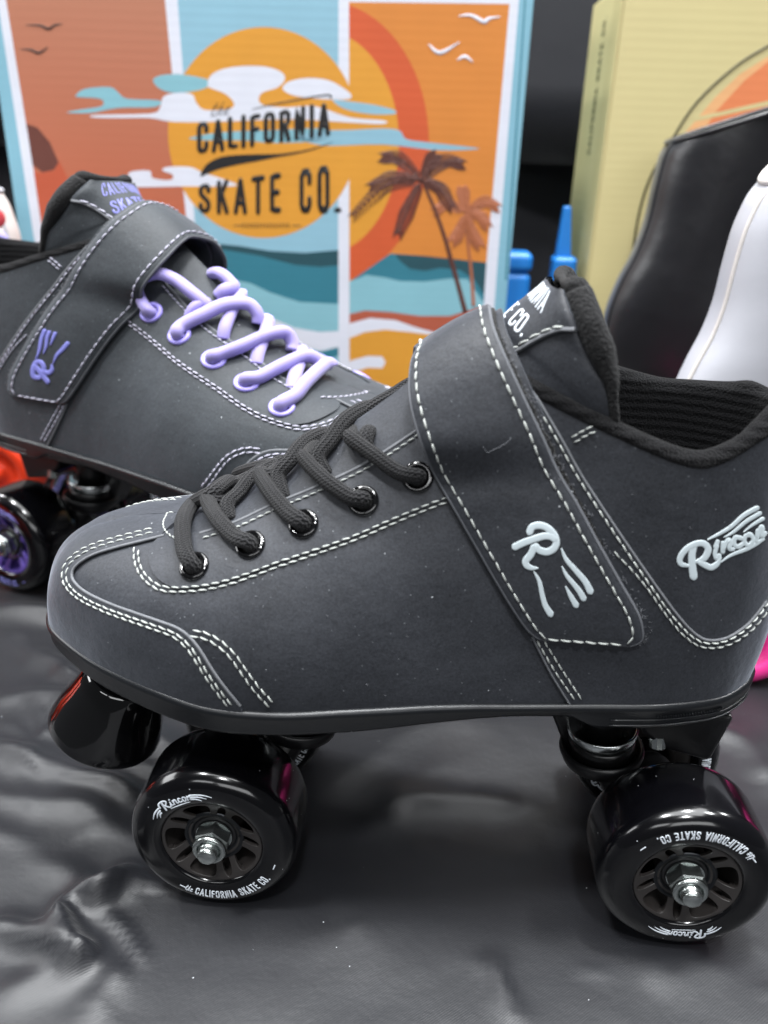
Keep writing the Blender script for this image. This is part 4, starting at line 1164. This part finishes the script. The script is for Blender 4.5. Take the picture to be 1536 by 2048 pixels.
def cloth_h(x, y):
    z = 0; wx = 9*mn.noise(V((x/55, y/55, 7)))+3*mn.noise(V((x/20, y/20, 2))); wy = 9*mn.noise(V((x/55, y/55, 17)))+3*mn.noise(V((x/20, y/20, 12))); p = V((x+wx, y+wy)); md = .75+.9*mn.noise(V((x/60, y/40, 31)))
    for pts, h, w in FL:
        if abs(x-pts[0].x) > 260 and abs(x-pts[-1].x) > 260: continue
        d, t = seg_d(p, pts)
        if d < 3.2*w: z += 1.35*h*max(.1, md)*math.exp(-(d/w)**1.6*1.1)*min(1, 4*t+.25)*min(1, 4*(1-t)+.25)
    z += 1.5*mn.noise(V((x/80, y/50, 0)))+.35*mn.noise(V((x/30, y/20, 3)))
    for cx, cy in ((0, 16), (169, 16), (0, 80), (169, 80), (-195, 226)):
        d = math.hypot((x-cx), (y-cy)*.8); z *= 1-math.exp(-(d/20)**2)
    return z-.3
mb = MB(); xs = []; x = -520
while x < 560: xs.append(x); x += 2.6 if -280 < x < 300 else 9
ys = []; y = -190
while y < 900: ys.append(y); y += 2.6 if y < 260 else 12
for x in xs:
    for y in ys: mb.v.append(V((x, y, cloth_h(x, y) if y < 350 else -.3))); mb.uv.append((0, 0))
m = len(ys)
for i in range(len(xs)-1):
    for j in range(m-1): mb.f.append((i*m+j, (i+1)*m+j, (i+1)*m+j+1, i*m+j+1)); mb.fl.append(False)
tag(mb.build('tablecloth', MT['cloth'], recalc=False), 'black twill cloth with creases covering the table', kind='structure')
# low riser behind, draped in the same cloth
mb = MB(); pr = [(362, -6), (364, 20), (367, 40), (372, 44.2), (380, 45), (700, 45), (700, -6)]
rx = [-190+15*i for i in range(61)]
for x in rx:
    for (y, z) in pr: mb.v.append(V((x, y+2.5*mn.noise(V((x/60, z/40, 5))), z))); mb.uv.append((0, 0))
m = len(pr)
for i in range(len(rx)-1):
    for j in range(m): mb.f.append((i*m+j, i*m+(j+1) % m, (i+1)*m+(j+1) % m, (i+1)*m+j)); mb.fl.append(False)
tag(mb.build('display_riser', MT['cloth'], sharp=60), 'low riser draped in black cloth', kind='structure')
MT['drape'] = cloth_mat('black_drape', (25, 26, 32), rough=.7)
def drape(y0, z0, z1, seed, name, amp=10):
    mb = MB(); n = 160; zs = [z0+(z1-z0)*k/14 for k in range(15)]
    for i in range(n+1):
        x = -1500+3000*i/n
        for z in zs:
            f = .4+.6*(1-abs(2*(z-z0)/(z1-z0)-1))
            mb.v.append(V((x, y0+amp*math.sin(x/31+seed)*f+amp*.7*mn.noise(V((x/90, z/400, seed))), z))); mb.uv.append((0, 0))
    m = 15
    for i in range(n):
        for j in range(m-1): mb.f.append((i*m+j, (i+1)*m+j, (i+1)*m+j+1, i*m+j+1)); mb.fl.append(False)
    o = mb.build(name, MT['drape'], recalc=False); s_ = o.modifiers.new('thick', 'SOLIDIFY'); s_.thickness = .002
    return o
tag(drape(850, -300, 1400, 1.0, 'backdrop_curtain'), 'black curtain hanging behind the display', kind='structure')
zf = atY(1100, 327, 800).z
tag(drape(800, zf, 1400, 3.0, 'backdrop_valance'), 'upper black curtain ending in a hem behind the boxes', kind='structure')

# ================================================================ printed carton with the sunset picture
BP = V((-40, 450, 0)); BR = V((_r.x, _r.y, 0)).normalized(); BN = V((BR.y, -BR.x, 0))
def bpt(u, v, off=0): return atPlane(u, v, BP, BN)+BN*off
def carton(name, label, cat, tl, tr, depth, z0, ztop, facemat, sidemat, group=None):
    a = bpt(*tl); b = bpt(*tr); r = empty(name, ((a.x+b.x)/2, a.y+depth/2, z0)); tag(r, label, cat, group); O = V((a.x+b.x, 2*a.y+depth, 2*z0))/2
    mb = MB(); back = -BN*depth
    vs = [V((a.x, a.y, z0)), V((b.x, b.y, z0)), V((b.x, b.y, ztop)), V((a.x, a.y, ztop))]; vs += [v+back for v in vs]
    mb.add([v-O for v in vs], [(0, 1, 2, 3), (5, 4, 7, 6), (4, 0, 3, 7), (1, 5, 6, 2), (3, 2, 6, 7), (4, 5, 1, 0)], flat=True)
    c = mb.build('carton_body', sidemat, r); bevel(c, 1.2, 2)
    return r, O, c
def card(name, c, var=.05):
    m, nt, bs = new_mat(name); col = lin(c); bs.inputs['Roughness'].default_value = .55
    tc = nt.nodes.new('ShaderNodeTexCoord'); sp = nt.nodes.new('ShaderNodeSeparateXYZ'); nt.links.new(tc.outputs['Object'], sp.inputs[0])
    w = math_(nt, 'SINE', math_(nt, 'ADD', math_(nt, 'MULTIPLY', sp.outputs[2], 2*math.pi/.0062), math_(nt, 'MULTIPLY', tex_noise(nt, 8, 2).outputs[0], 3)))
    n = tex_noise(nt, 30, 3); f = math_(nt, 'ADD', math_(nt, 'MULTIPLY', w, .02), n.outputs[0])
    nt.links.new(mix(nt, f, tuple(x*(1-var*1.6) for x in col[:3])+(1,), tuple(min(1, x*(1+var*1.6)) for x in col[:3])+(1,)), bs.inputs['Base Color'])
    bump(nt, bs, w, .00002, .5)
    return m
CM = {k: card('print_'+k, c) for k, c in dict(white=(216, 219, 230), sky=(138, 182, 200), border=(128, 178, 196), brown=(178, 112, 84), orange=(208, 128, 50), sun=(214, 148, 46), red=(202, 86, 42), dark_teal=(30, 74, 84),
      teal=(46, 118, 136), light_teal=(130, 182, 194), maroon=(100, 54, 44), rust=(184, 84, 54), black=(20, 19, 20), palm=(84, 44, 34), palm_pale=(164, 96, 62), sand=(212, 148, 48), band=(172, 86, 62)).items()}
box1, BO, bc = carton('printed_carton', 'printed carton with palm, sunset and CALIFORNIA SKATE CO. lettering standing behind the skates', 'box', (-30, 0), (1068, 0), 125, 45, 378, CM['white'], CM['border'])
def art(name, pts, mat, layer, sm=0, closed=True, parent=None, org=None):
    q = smooth(pts, sm, True) if sm else pts
    mb = MB(); mb.add([bpt(p[0], p[1], .02+.012*layer)-(org or BO) for p in q], [tuple(range(len(q)))], flat=True)
    o = mb.build(name, mat, parent or bc, recalc=False)
    if o.data.polygons[0].normal.y > 0: o.data.flip_normals()
    return o
def h2(*p): return [(a/2, b/2) for a, b in p]
def hr(*p): return [(768+a/2, b/2) for a, b in p]
zb = bpt(500, 700).z
art('white_frame', [(-14, -55), (1042, -25), (1038, 0), (995, 525), (975, 800), (140, 800), (67, 470), (-5, 0)], CM['white'], 0)
art('left_panel', [(5, -40), (327, -40), (330, 0), (375, 465), (408, 800), (140, 800), (88, 470), (12, 0)], CM['brown'], 1)
art('sky_panel', [(353, -40), (355, 0), (390, 450), (418, 800), (676, 800), (677, 0), (677, -40)], CM['sky'], 1)
art('right_panel', [(698, 4), (1019, 8), (973, 525), (950, 800), (699, 800)], CM['orange'], 1)
art('border_groove', [(1051, -30), (1054, -30), (1014, 560), (1010, 560)], CM['teal'], 1)
ring = [(645+213*math.sin(t), 285-284*math.cos(t)) for t in [math.radians(14.5+k*(165.3-14.5)/30) for k in range(31)]]
rin = [(645+153*math.sin(t), 285-224*math.cos(t)) for t in [math.radians(20.5+k*(159-20.5)/30) for k in range(31)]]
art('sun_ring', ring+list(reversed(rin)), CM['red'], 2)
art('inner_sky', [(698.5, 80)]+rin+[(698.5, 490)], CM['sun'], 2)
art('sun_disc', [(527+191*math.cos(2*math.pi*k/72), 265+211*math.sin(2*math.pi*k/72)) for k in range(72)], CM['sun'], 3)
art('sea', [(394, 488), (430, 487), (480, 492), (540, 502), (610, 506), (677, 500), (677, 800), (418, 800)], CM['dark_teal'], 2)
art('wave', [(396, 500), (450, 500), (520, 512), (590, 530), (640, 534), (677, 531), (677, 800), (418, 800)], CM['teal'], 3)
art('wave', [(404, 545), (450, 556), (500, 566), (540, 585), (600, 604), (677, 608), (677, 800), (418, 800)], CM['light_teal'], 4)
art('foam', [(500, 622), (540, 635), (590, 656), (640, 664), (677, 662), (677, 694), (640, 702), (600, 692), (540, 660), (495, 640)], CM['white'], 5)
art('wave', [(560, 690), (610, 703), (650, 702), (677, 694), (677, 712), (640, 722), (590, 716)], CM['teal'], 5)
art('sea', [(781, 507), (850, 512), (973, 525), (968, 600), (966, 625), (700, 640), (700, 563)], CM['teal'], 3)
art('deep_water', [(790, 509), (850, 512), (973, 525), (968, 590), (950, 560), (920, 540), (880, 536), (850, 542), (820, 538), (800, 522)], CM['dark_teal'], 4)
art('wave', [(699, 563), (733, 550), (770, 555), (800, 562), (850, 563), (900, 557), (935, 558), (967, 605), (966, 632), (699, 632)], CM['light_teal'], 5)
art('shore_band', [(699, 628), (730, 621), (780, 624), (840, 632), (900, 632), (966, 612), (962, 690), (699, 690)], CM['band'], 6)
art('foam', [(699, 647), (740, 636), (790, 640), (830, 654), (880, 668), (962, 676), (960, 700), (699, 700)], CM['white'], 7)
art('sand', [(699, 676), (730, 664), (770, 659), (820, 664), (880, 672), (961, 680), (950, 800), (699, 800)], CM['sand'], 8)
art('foam', [(699, 722), (735, 712), (764, 713), (771, 724), (765, 736), (735, 735), (699, 748)], CM['white'], 9)
art('dark_arch', h2((105, 495), (150, 510), (200, 570), (235, 650), (215, 680), (170, 690), (130, 660)), CM['maroon'], 2)
art('rust_arch', h2((135, 690), (170, 690), (215, 682), (238, 645), (275, 720), (300, 790), (330, 860), (350, 1000), (180, 1000)), CM['rust'], 2)
art('dark_leaf', h2((205, 805), (290, 780), (320, 810), (260, 850), (240, 900), (215, 860)), CM['maroon'], 3)
art('pale_cloud', h2((305, 380), (340, 355), (440, 348), (475, 372), (510, 395), (640, 402), (620, 428), (500, 430), (440, 437), (360, 452), (265, 450), (330, 437), (405, 425), (412, 402), (380, 392), (310, 388)), CM['light_teal'], 4, 3)
art('pale_cloud', h2((612, 320), (650, 300), (730, 298), (820, 315), (845, 335), (800, 360), (700, 372), (640, 355)), CM['light_teal'], 4, 4)
art('cloud', h2((830, 340), (850, 295), (930, 268), (1050, 265), (1120, 285), (1140, 315), (1110, 350), (1050, 370), (1035, 400), (1060, 422), (1150, 430), (1260, 425), (1400, 470), (1536, 482), (1530, 496), (1400, 490), (1200, 478), (1050, 480), (900, 486), (700, 488), (600, 472), (480, 472), (375, 470), (380, 460), (600, 455), (640, 430), (655, 385), (720, 370), (770, 378), (785, 410), (820, 440), (920, 435), (935, 410), (900, 375), (850, 355)), CM['white'], 5, 3)
art('cloud', h2((1130, 350), (1160, 325), (1230, 312), (1310, 320), (1370, 350), (1405, 380), (1390, 397), (1300, 397), (1200, 387), (1150, 372)), CM['white'], 5, 3)
art('pale_cloud', [(590, 275), (640, 262), (700, 260), (768, 257), (800, 262), (812, 278), (850, 284), (948, 295), (948, 299), (870, 300), (768, 289), (680, 291), (640, 290)], CM['sky'], 4, 3)
art('pale_cloud', [(665, 200), (700, 203), (750, 210), (788, 220), (788, 228), (740, 228), (690, 218)], CM['sky'], 4, 3)
art('pale_cloud', h2((760, 550), (900, 528), (1100, 520), (1300, 515), (1300, 560), (1100, 572), (980, 562), (800, 560)), CM['light_teal'], 4, 3)
art('cloud', h2((430, 740), (520, 735), (512, 702), (530, 685), (600, 683), (610, 712), (680, 720), (692, 700), (650, 682), (670, 668), (760, 668), (810, 690), (880, 712), (950, 740), (880, 746), (760, 745), (600, 748), (480, 748)), CM['white'], 5, 3)
bmp = lambda x, y, off: bpt(x, y, 1.0+off)-BO
def art_strokes(name, L, mat, base=.2, sc=1):
    mb = MB()
    for i, (pts, w) in enumerate(L): stroke(mb, pts, w, lambda x, y, off: bpt(x, y, base+off*.3+.002*(i % 5))-BO, .1, 4)
    return mb.build(name, mat, bc)
art_strokes('bird', [([(52, 50), (80, 51), (97, 58), (110, 50), (125, 48)], [1, 4, 5, 4, 1])], CM['black']); art_strokes('bird', [([(41, 98), (62, 100), (78, 106), (95, 95)], [1, 4, 5, 2])], CM['black'])
art_strokes('bird', [([(918, 32), (943, 31), (968, 44), (978, 37), (1000, 34)], [2, 6, 8, 6, 2])], CM['white']); art_strokes('bird', [([(858, 89), (880, 106), (918, 85)], [2, 8, 2])], CM['white']); art_strokes('bird', [([(915, 120), (930, 113), (945, 124)], [2, 7, 2])], CM['white'])
def palm(cx, cy, tips, trunk, mat, tw, k, base):
    L = [(trunk, tw)]
    for (tx, ty, sag) in tips:
        mx, my = (cx+tx)/2, (cy+ty)/2-sag; sp = smooth([(cx, cy), (mx, my), (tx, ty)], 9); L.append(([(cx, cy), (mx, my), (tx, ty)], [5*k, 4*k, 1.5]))
        for i in range(2, len(sp)-1):
            a, b = sp[i-1], sp[i+1]; dx, dy = b[0]-a[0], b[1]-a[1]; l = math.hypot(dx, dy); dx /= l; dy /= l; ln = 26*k*(1-abs(i/len(sp)-.45)*1.1)
            for s_ in (-1, 1):
                L.append(([sp[i][:2], (sp[i][0]+(dx*.7-dy*s_*.7)*ln*.55, sp[i][1]+(dy*.7+dx*s_*.7)*ln*.55+1.5), (sp[i][0]+(dx*.8-dy*s_*.55)*ln, sp[i][1]+(dy*.8+dx*s_*.55)*ln+4)], [3.2*k, 2.6*k, .8]))
    return art_strokes('palm_tree', L, mat, base)
palm(932, 425, [(870, 420, 14), (995, 412, 14), (905, 480, -6), (960, 490, -6), (925, 375, 2), (975, 450, 8)], [(930, 425), (935, 480), (942, 540), (947, 610)], CM['palm_pale'], [5, 6, 6, 7], 1.0, .2)
palm(843, 360, [(765, 312, 16), (925, 326, 18), (905, 415, 14), (796, 468, 4), (705, 432, 26), (872, 308, 6), (740, 372, 12)], [(845, 362), (870, 420), (891, 480), (902, 520), (914, 562), (930, 622)], CM['palm'], [6, 7, 8, 9, 9, 10], 1.15, .21)
tb = MB(); write(tb, 'CALIFORNIA', lambda x, y, off: bpt(396+x, 306-.150*x-y, .22+off*.3)-BO, .16, .1, .29, 0, 59, .68); tb.build('brand_lettering', CM['black'], bc)
tb = MB(); write(tb, 'SKATE CO', lambda x, y, off: bpt(399+x, 424-y*(1+x/258*.72), .22+off*.3)-BO, .17, .1, .35, 0, 53, .825)
stroke(tb, [(673, 420), (678, 420)], 10, lambda x, y, off: bpt(x, y, .22+off*.3)-BO, .1); tb.build('brand_lettering', CM['black'], bc)
tb = MB(); write(tb, 'the', lambda x, y, off: bpt(418+x+y*.35, 234-y-.1*x, .22+off*.3)-BO, .06, .1, .02, 0, 28, 1.15)
stroke(tb, [(505, 218), (560, 206), (650, 190), (662, 195)], [1.5, 2.5, 3, 4], lambda x, y, off: bpt(x, y, .22+off*.3)-BO, .1)
for i in range(15):          # tiny line below, too small to read in the photo
    x = 487+i*6.4; stroke(tb, [(x, 447), (x+.6*math.sin(i), 455)], 2.2, lambda x, y, off: bpt(x, y, .22+off*.3)-BO, .1)
for a in (468, 585): stroke(tb, [(a, 451), (a+16, 451)], 1.6, lambda x, y, off: bpt(x, y, .22+off*.3)-BO, .1)
tb.build('small_lettering', CM['black'], bc)
art('swoosh', [(380+a/4.518, 170+b/4.518) for a, b in ((95, 830), (110, 770), (170, 700), (280, 650), (420, 632), (600, 625), (800, 622), (950, 605), (1100, 575), (1310, 510), (1130, 580), (950, 625), (800, 650), (600, 690), (420, 722), (250, 765), (150, 805))], CM['black'], 12, 2)

m_ = CM['brown']; nt = m_.node_tree; bs = nt.nodes['Principled BSDF']; tc = nt.nodes.new('ShaderNodeTexCoord'); sp = nt.nodes.new('ShaderNodeSeparateXYZ'); nt.links.new(tc.outputs['Object'], sp.inputs[0])
mr = nt.nodes.new('ShaderNodeMapRange'); mr.inputs['From Min'].default_value = .10; mr.inputs['From Max'].default_value = .34; nt.links.new(sp.outputs[2], mr.inputs['Value'])
nt.links.new(mix(nt, mr.outputs[0], lin((184, 86, 52)), lin((178, 120, 94))), bs.inputs['Base Color'])        # ink fades from rust to tan
# ---- pale yellow carton
CY = dict(face=card('yellow_card', (208, 195, 142), .03), side=card('yellow_card_side', (200, 187, 134), .03), line=card('olive_line', (70, 66, 40)), o1=card('print_orange_glow', (226, 132, 84)), o2=card('print_pale_glow', (232, 176, 122)))
box2, BO2, bc2 = carton('yellow_carton', 'pale yellow carton with round sunset emblem standing behind the black and white boots', 'box', (1249, 0), (1820, 0), 105, 45, 385, CY['face'], CY['face'])
art('sunset_glow', [(1560, 98), (1480, 148), (1430, 195), (1392, 240), (1340, 300), (1300, 400), (1560, 400)], CY['o2'], 1, parent=bc2, org=BO2)
art('sunset_glow', [(1560, 105), (1490, 160), (1430, 225), (1385, 300), (1560, 200)], CY['o1'], 2, parent=bc2, org=BO2)
art('sunset_ray', [(1385, 236), (1560, 196), (1560, 206), (1388, 243)], CY['face'], 3, parent=bc2, org=BO2)
art('sunset_ray', [(1345, 297), (1560, 235), (1560, 250), (1350, 306)], CY['face'], 3, parent=bc2, org=BO2)
tb = MB(); stroke(tb, [(1600, 62), (1536, 92), (1468, 135), (1393, 205), (1343, 280), (1298, 360), (1274, 445), (1262, 540)], 4.5, lambda x, y, off: bpt(x, y, .6+off)-BO2, .1); tb.build('emblem_ring', CY['line'], bc2)
# lip of the lid and lettering up the narrow side
ed = bpt(1249, 0); sd = -BN
tb = MB(); write(tb, 'CALIFORNIA SKATE CO.', lambda x, y, off: V((ed.x, ed.y, 0))+sd*(50+y)+V((0, 0, 272+x))-BR*(.2+off)-BO2, .13, .1, .16, 0, 9, 1.0); tb.build('side_lettering', CY['line'], bc2)
mb = MB(); q0 = V((ed.x, ed.y, 0)); 
for a, b in ((0, 24),): mb.add([q0+sd*a-BR*1.6+V((0, 0, 46))-BO2, q0+sd*b-BR*1.6+V((0, 0, 46))-BO2, q0+sd*b-BR*1.6+V((0, 0, 384))-BO2, q0+sd*a-BR*1.6+V((0, 0, 384))-BO2, q0+sd*a-BR*.1+V((0, 0, 46))-BO2, q0+sd*b-BR*.1+V((0, 0, 46))-BO2, q0+sd*b-BR*.1+V((0, 0, 384))-BO2, q0+sd*a-BR*.1+V((0, 0, 384))-BO2], [(0, 1, 2, 3), (0, 4, 5, 1), (1, 5, 6, 2), (3, 2, 6, 7), (0, 3, 7, 4)], flat=True)
mb.build('lid_lip', CY['side'], bc2)

# ================================================================ other boots of the display
MT['black_smooth'] = simple('smooth_black_leather', (20, 20, 24), .36, sheen=.15, bscale=30, bdist=.0012, var=.15)
MT['white_smooth'] = simple('smooth_white_leather', (178, 179, 186), .45, bscale=300, bdist=.00005, var=.03)
MT['cream'] = simple('cream_piping', (206, 200, 196), .5); MT['pink'] = simple('pink_urethane', (240, 60, 150), .3, var=.08)
MT['red'] = simple('red_urethane', (226, 62, 30), .3, var=.08); MT['blue'] = simple('bright_blue_plastic', (30, 120, 200), .4, var=.06); MT['white_sole'] = simple('stacked_sole', (30, 28, 28), .5)
def tall_boot(label, edge, yc, mat, trim, wheelmat, z_plate, zfloor, foot=230, lean=0, b=38, top_slope=0, rzw=None, dirn=1):
    """edge: photo pixels of the back contour from top to bottom"""
    pts = [atY(p[0], p[1], yc) for p in edge]; zs = [p.z for p in pts]; ox = pts[-1].x; O = V((ox+60, yc, zfloor))
    r = empty('skate_boot', O); tag(r, label, 'roller skate')
    q = smooth([(p.x, p.z) for p in pts], 6); rows = []; zt, zbm = q[0][1], q[-1][1]
    for x, z in q:
        t = (z-zbm)/(zt-zbm)                                     # 0 at the sole, 1 at the top
        wdt = foot*(1-min(1, t/.62))**1.6*.62+86+8*t
        hb = b*(.86+.14*t)
        row = []
        for k in range(64):
            a = 2*math.pi*k/64; c, s_ = math.cos(a), math.sin(a); xx = x+wdt/2-c*wdt/2
            yy = hb*(abs(s_)**.8)*(1 if s_ > 0 else -1)*(1-.35*max(0, -c)*(1-t)) if False else hb*(abs(s_)**.8)*(1 if s_ > 0 else -1)
            row.append(V((x+(xx-x)*dirn, yc+yy, z+top_slope*(xx-x)*t*t))-O)
        rows.append(row)
    n = 64; mb = MB(); vs = [p for rw in rows for p in rw]
    inn = []
    for d, f in ((0, .965), (18, .95), (55, .93)):
        cx = sum((p.x for p in rows[0]))/n; inn.append([V(((p.x-cx)*f+cx, p.y*f, p.z-d+(1.2 if d == 0 else 0))) for p in rows[0]])
    allr = list(reversed(inn))+rows; mb.add([p for rw in allr for p in rw], [(i*n+k, i*n+(k+1) % n, (i+1)*n+(k+1) % n, (i+1)*n+k) for i in range(len(allr)-1) for k in range(n)])
    mb.f.append(tuple((len(allr)-1)*n+k for k in range(n))); mb.fl.append(True)
    sh = mb.build('boot_shaft', mat, r)
    pb = MB(); tube(pb, [p+V((0, 0, .8)) for p in rows[0]], 1.7, 8, closed=True, caps=False); 
    pb.build('top_piping', trim, sh)
    pb = MB(); tube(pb, [rw[62]+(V((0, -.6, 0))) for rw in rows], 1.3, 8, caps=False); pb.build('seam_piping', trim, sh)
    sb = MB(); sole = rows[-1]; cx = sum((p.x for p in sole))/n; zz = sole[0].z
    rr = [[V(((p.x-cx)*f+cx, p.y*f, zz+d)) for p in sole] for f, d in ((.97, .4), (1.03, .2), (1.035, -3), (1.0, -8), (.9, -8.4))]
    sb.add([p for rw in rr for p in rw], [(i*n+k, i*n+(k+1) % n, (i+1)*n+(k+1) % n, (i+1)*n+k) for i in range(4) for k in range(n)]); sb.f += [tuple(4*n+k for k in range(n)), tuple(range(n))]; sb.fl += [True, True]
    sb.build('sole', MT['white_sole'], r)
    x0 = min(p.x for p in sole); x1 = max(p.x for p in sole)
    axz = 31; ax1, ax2 = (x0+34, x0+34+165) if dirn > 0 else (x1-34, x1-34-165)
    if rzw is not None: ax1 = rzw-O.x; ax2 = ax1+165
    pb = MB(); prism(pb, [(x0+12, zz-8.2), (x0+14, zz-14), (x0+40, zz-16), (x1-60, zz-16), (x1-32, zz-12), (x1-30, zz-8.2)], 44, axis=1, at=-22)
    for ax_ in (ax1, ax2): box(pb, (ax_, 0, (zz-15+axz)/2), (20, 24, max(2, zz-15-axz))); tube(pb, [V((ax_, -46, axz)), V((ax_, 46, axz))], 4, 12)
    pb.build('plate', MT['plate'], r)
    for ax_ in (ax1, ax2):
        for sy in (-1, 1):
            w = MB(); lathe(w, [(0, 0), (7, 0), (8, 4), (17, 5), (18, 1.5), (24, 0), (28, 1.5), (30.5, 4.5), (31, 8), (31, 24), (30.5, 28), (28, 31), (24, 32), (8, 32), (0, 30)], 56, org=(ax_, sy*49, axz), ax=(0, -sy, 0)); w.build('wheel', wheelmat, r)
    return r
tall_boot('tall smooth black leather boot skate standing between the yellow carton and the white boot', [(1336, 288), (1322, 310), (1306, 370), (1290, 440), (1266, 505), (1236, 560), (1212, 620), (1203, 680), (1212, 725), (1232, 750)], 405, MT['black_smooth'], MT['black_smooth'], MT['urethane'], 0, 45, b=36, top_slope=.34)
tall_boot('white leather skate boot with cream piping and pink wheels, rightmost boot', [(1532, 368), (1506, 395), (1489, 425), (1470, 470), (1450, 540), (1432, 610), (1408, 670), (1375, 730), (1350, 785), (1338, 850), (1345, 930), (1365, 990)], 218, MT['white_smooth'], MT['cream'], MT['pink'], 0, 0, b=38, top_slope=.75, rzw=247)
pb_ = tall_boot('pale skate boot with a red patch, cut off by the left edge', [(-8, 384), (8, 410), (20, 440), (30, 470), (40, 520), (60, 600), (90, 700), (110, 780)], 385, MT['cream'], MT['white_smooth'], MT['red'], 0, 0, b=32, dirn=-1)
def rel(p, o): return V(p)-o.location/SC
mb = MB(); c = atY(-12, 436, 352); lathe(mb, [(0, -3), (7, -3), (7, 1), (6, 1.5), (0, 1.5)], 32, org=rel(c, pb_), ax=(.35, -.93, 0)); mb.build('red_patch', simple('faded_red_print', (190, 60, 66), .6), pb_)
for pts in ([(-20, 470), (0, 468), (12, 485), (16, 505), (6, 515), (-15, 512)], [(-20, 488), (2, 490), (12, 510), (22, 540), (40, 560)], [(8, 500), (14, 530), (15, 570)]):
    mb = MB(); tube(mb, resample([rel(atY(a, b, 338), pb_) for a, b in smooth(pts, 6)], 1.5), 2.8, 10); mb.build('lilac_lace', MT['lilac_lace'], pb_)
# clear plastic bag
m, nt, bs = new_mat('clear_plastic_film'); bs.inputs['Base Color'].default_value = (.9, .93, .97, 1); bs.inputs['Roughness'].default_value = .12; bs.inputs['Transmission Weight'].default_value = .75; bs.inputs['IOR'].default_value = 1.2; bs.inputs['Coat Weight'].default_value = .6; MT['film'] = m
OB = V((-150, 335, 0)); top = atY(65, 468, 335).z; mb = MB(); n = 40; rows = []
for i in range(26):
    t = i/25; z = top*t; r0 = 30*(1-.25*t)*(1 if t < .93 else math.sqrt(max(.02, (1-t)/.07)))
    rows.append([V((math.cos(a)*r0*.95, math.sin(a)*r0*.45, z))+V((1, .5, .8))*(9*mn.noise(V((math.cos(a)*1.9, math.sin(a)*1.9, z/17)))) for a in [2*math.pi*k/n for k in range(n)]])
for r_ in rows[:1]:
    for p in r_: p.z = .5
mb.add([p for r_ in rows for p in r_], [(i*n+k, i*n+(k+1) % n, (i+1)*n+(k+1) % n, (i+1)*n+k) for i in range(25) for k in range(n)], flat=True)
ob = mb.build('plastic_bag', MT['film']); ob.location = OB*SC; tag(ob, 'crumpled clear plastic bag behind the heel collar of the lilac-laced skate', 'plastic bag')
# bright blue plastic cases between the cartons
def rbox(name, x0, x1, y0, y1, z0, z1, mat, r, parent=None):
    mb = MB(); box(mb, ((x0+x1)/2, (y0+y1)/2, (z0+z1)/2), (x1-x0, y1-y0, z1-z0)); o = mb.build(name, mat, parent); b_ = bevel(o, r, 5); return o
OB = V((130, 478, 45)); r = empty('plastic_case', OB); tag(r, 'bright blue rounded plastic case with a lid seam, beside the printed carton edge', 'case')
rbox('case_body', -24, 11, -10, 22, 0, 136, MT['blue'], 5, r); rbox('case_lid', -24.5, 11.5, -10.5, 22.5, 136.6, 152, MT['blue'], 5, r)
OB = V((168, 478, 45)); r = empty('plastic_scoop', OB); tag(r, 'bright blue tapering plastic handle on a wider blue base, against the yellow carton side', 'tool')
rbox('base', -10, 9, -10, 16, 0, 150, MT['blue'], 4, r)
mb = MB(); mb.add([V(p) for p in ((-8, -5, 149), (4, -5, 149), (4, 8, 149), (-8, 8, 149), (-6, -4, 188), (0, -4, 188), (0, 5, 188), (-6, 5, 188))], [(0, 1, 2, 3), (4, 7, 6, 5), (0, 4, 5, 1), (1, 5, 6, 2), (2, 6, 7, 3), (3, 7, 4, 0)], flat=True); bevel(mb.build('handle', MT['blue'], r), 1.4, 3)

tall_boot('white skate boot with red wheels beyond the left edge, mirrored in the black toe stop', [(-330, 700), (-330, 800), (-335, 860), (-350, 930), (-340, 990), (-330, 1020)], 150, MT['white_smooth'], MT['cream'], MT['red'], 0, 0, b=36, foot=60, dirn=-1)
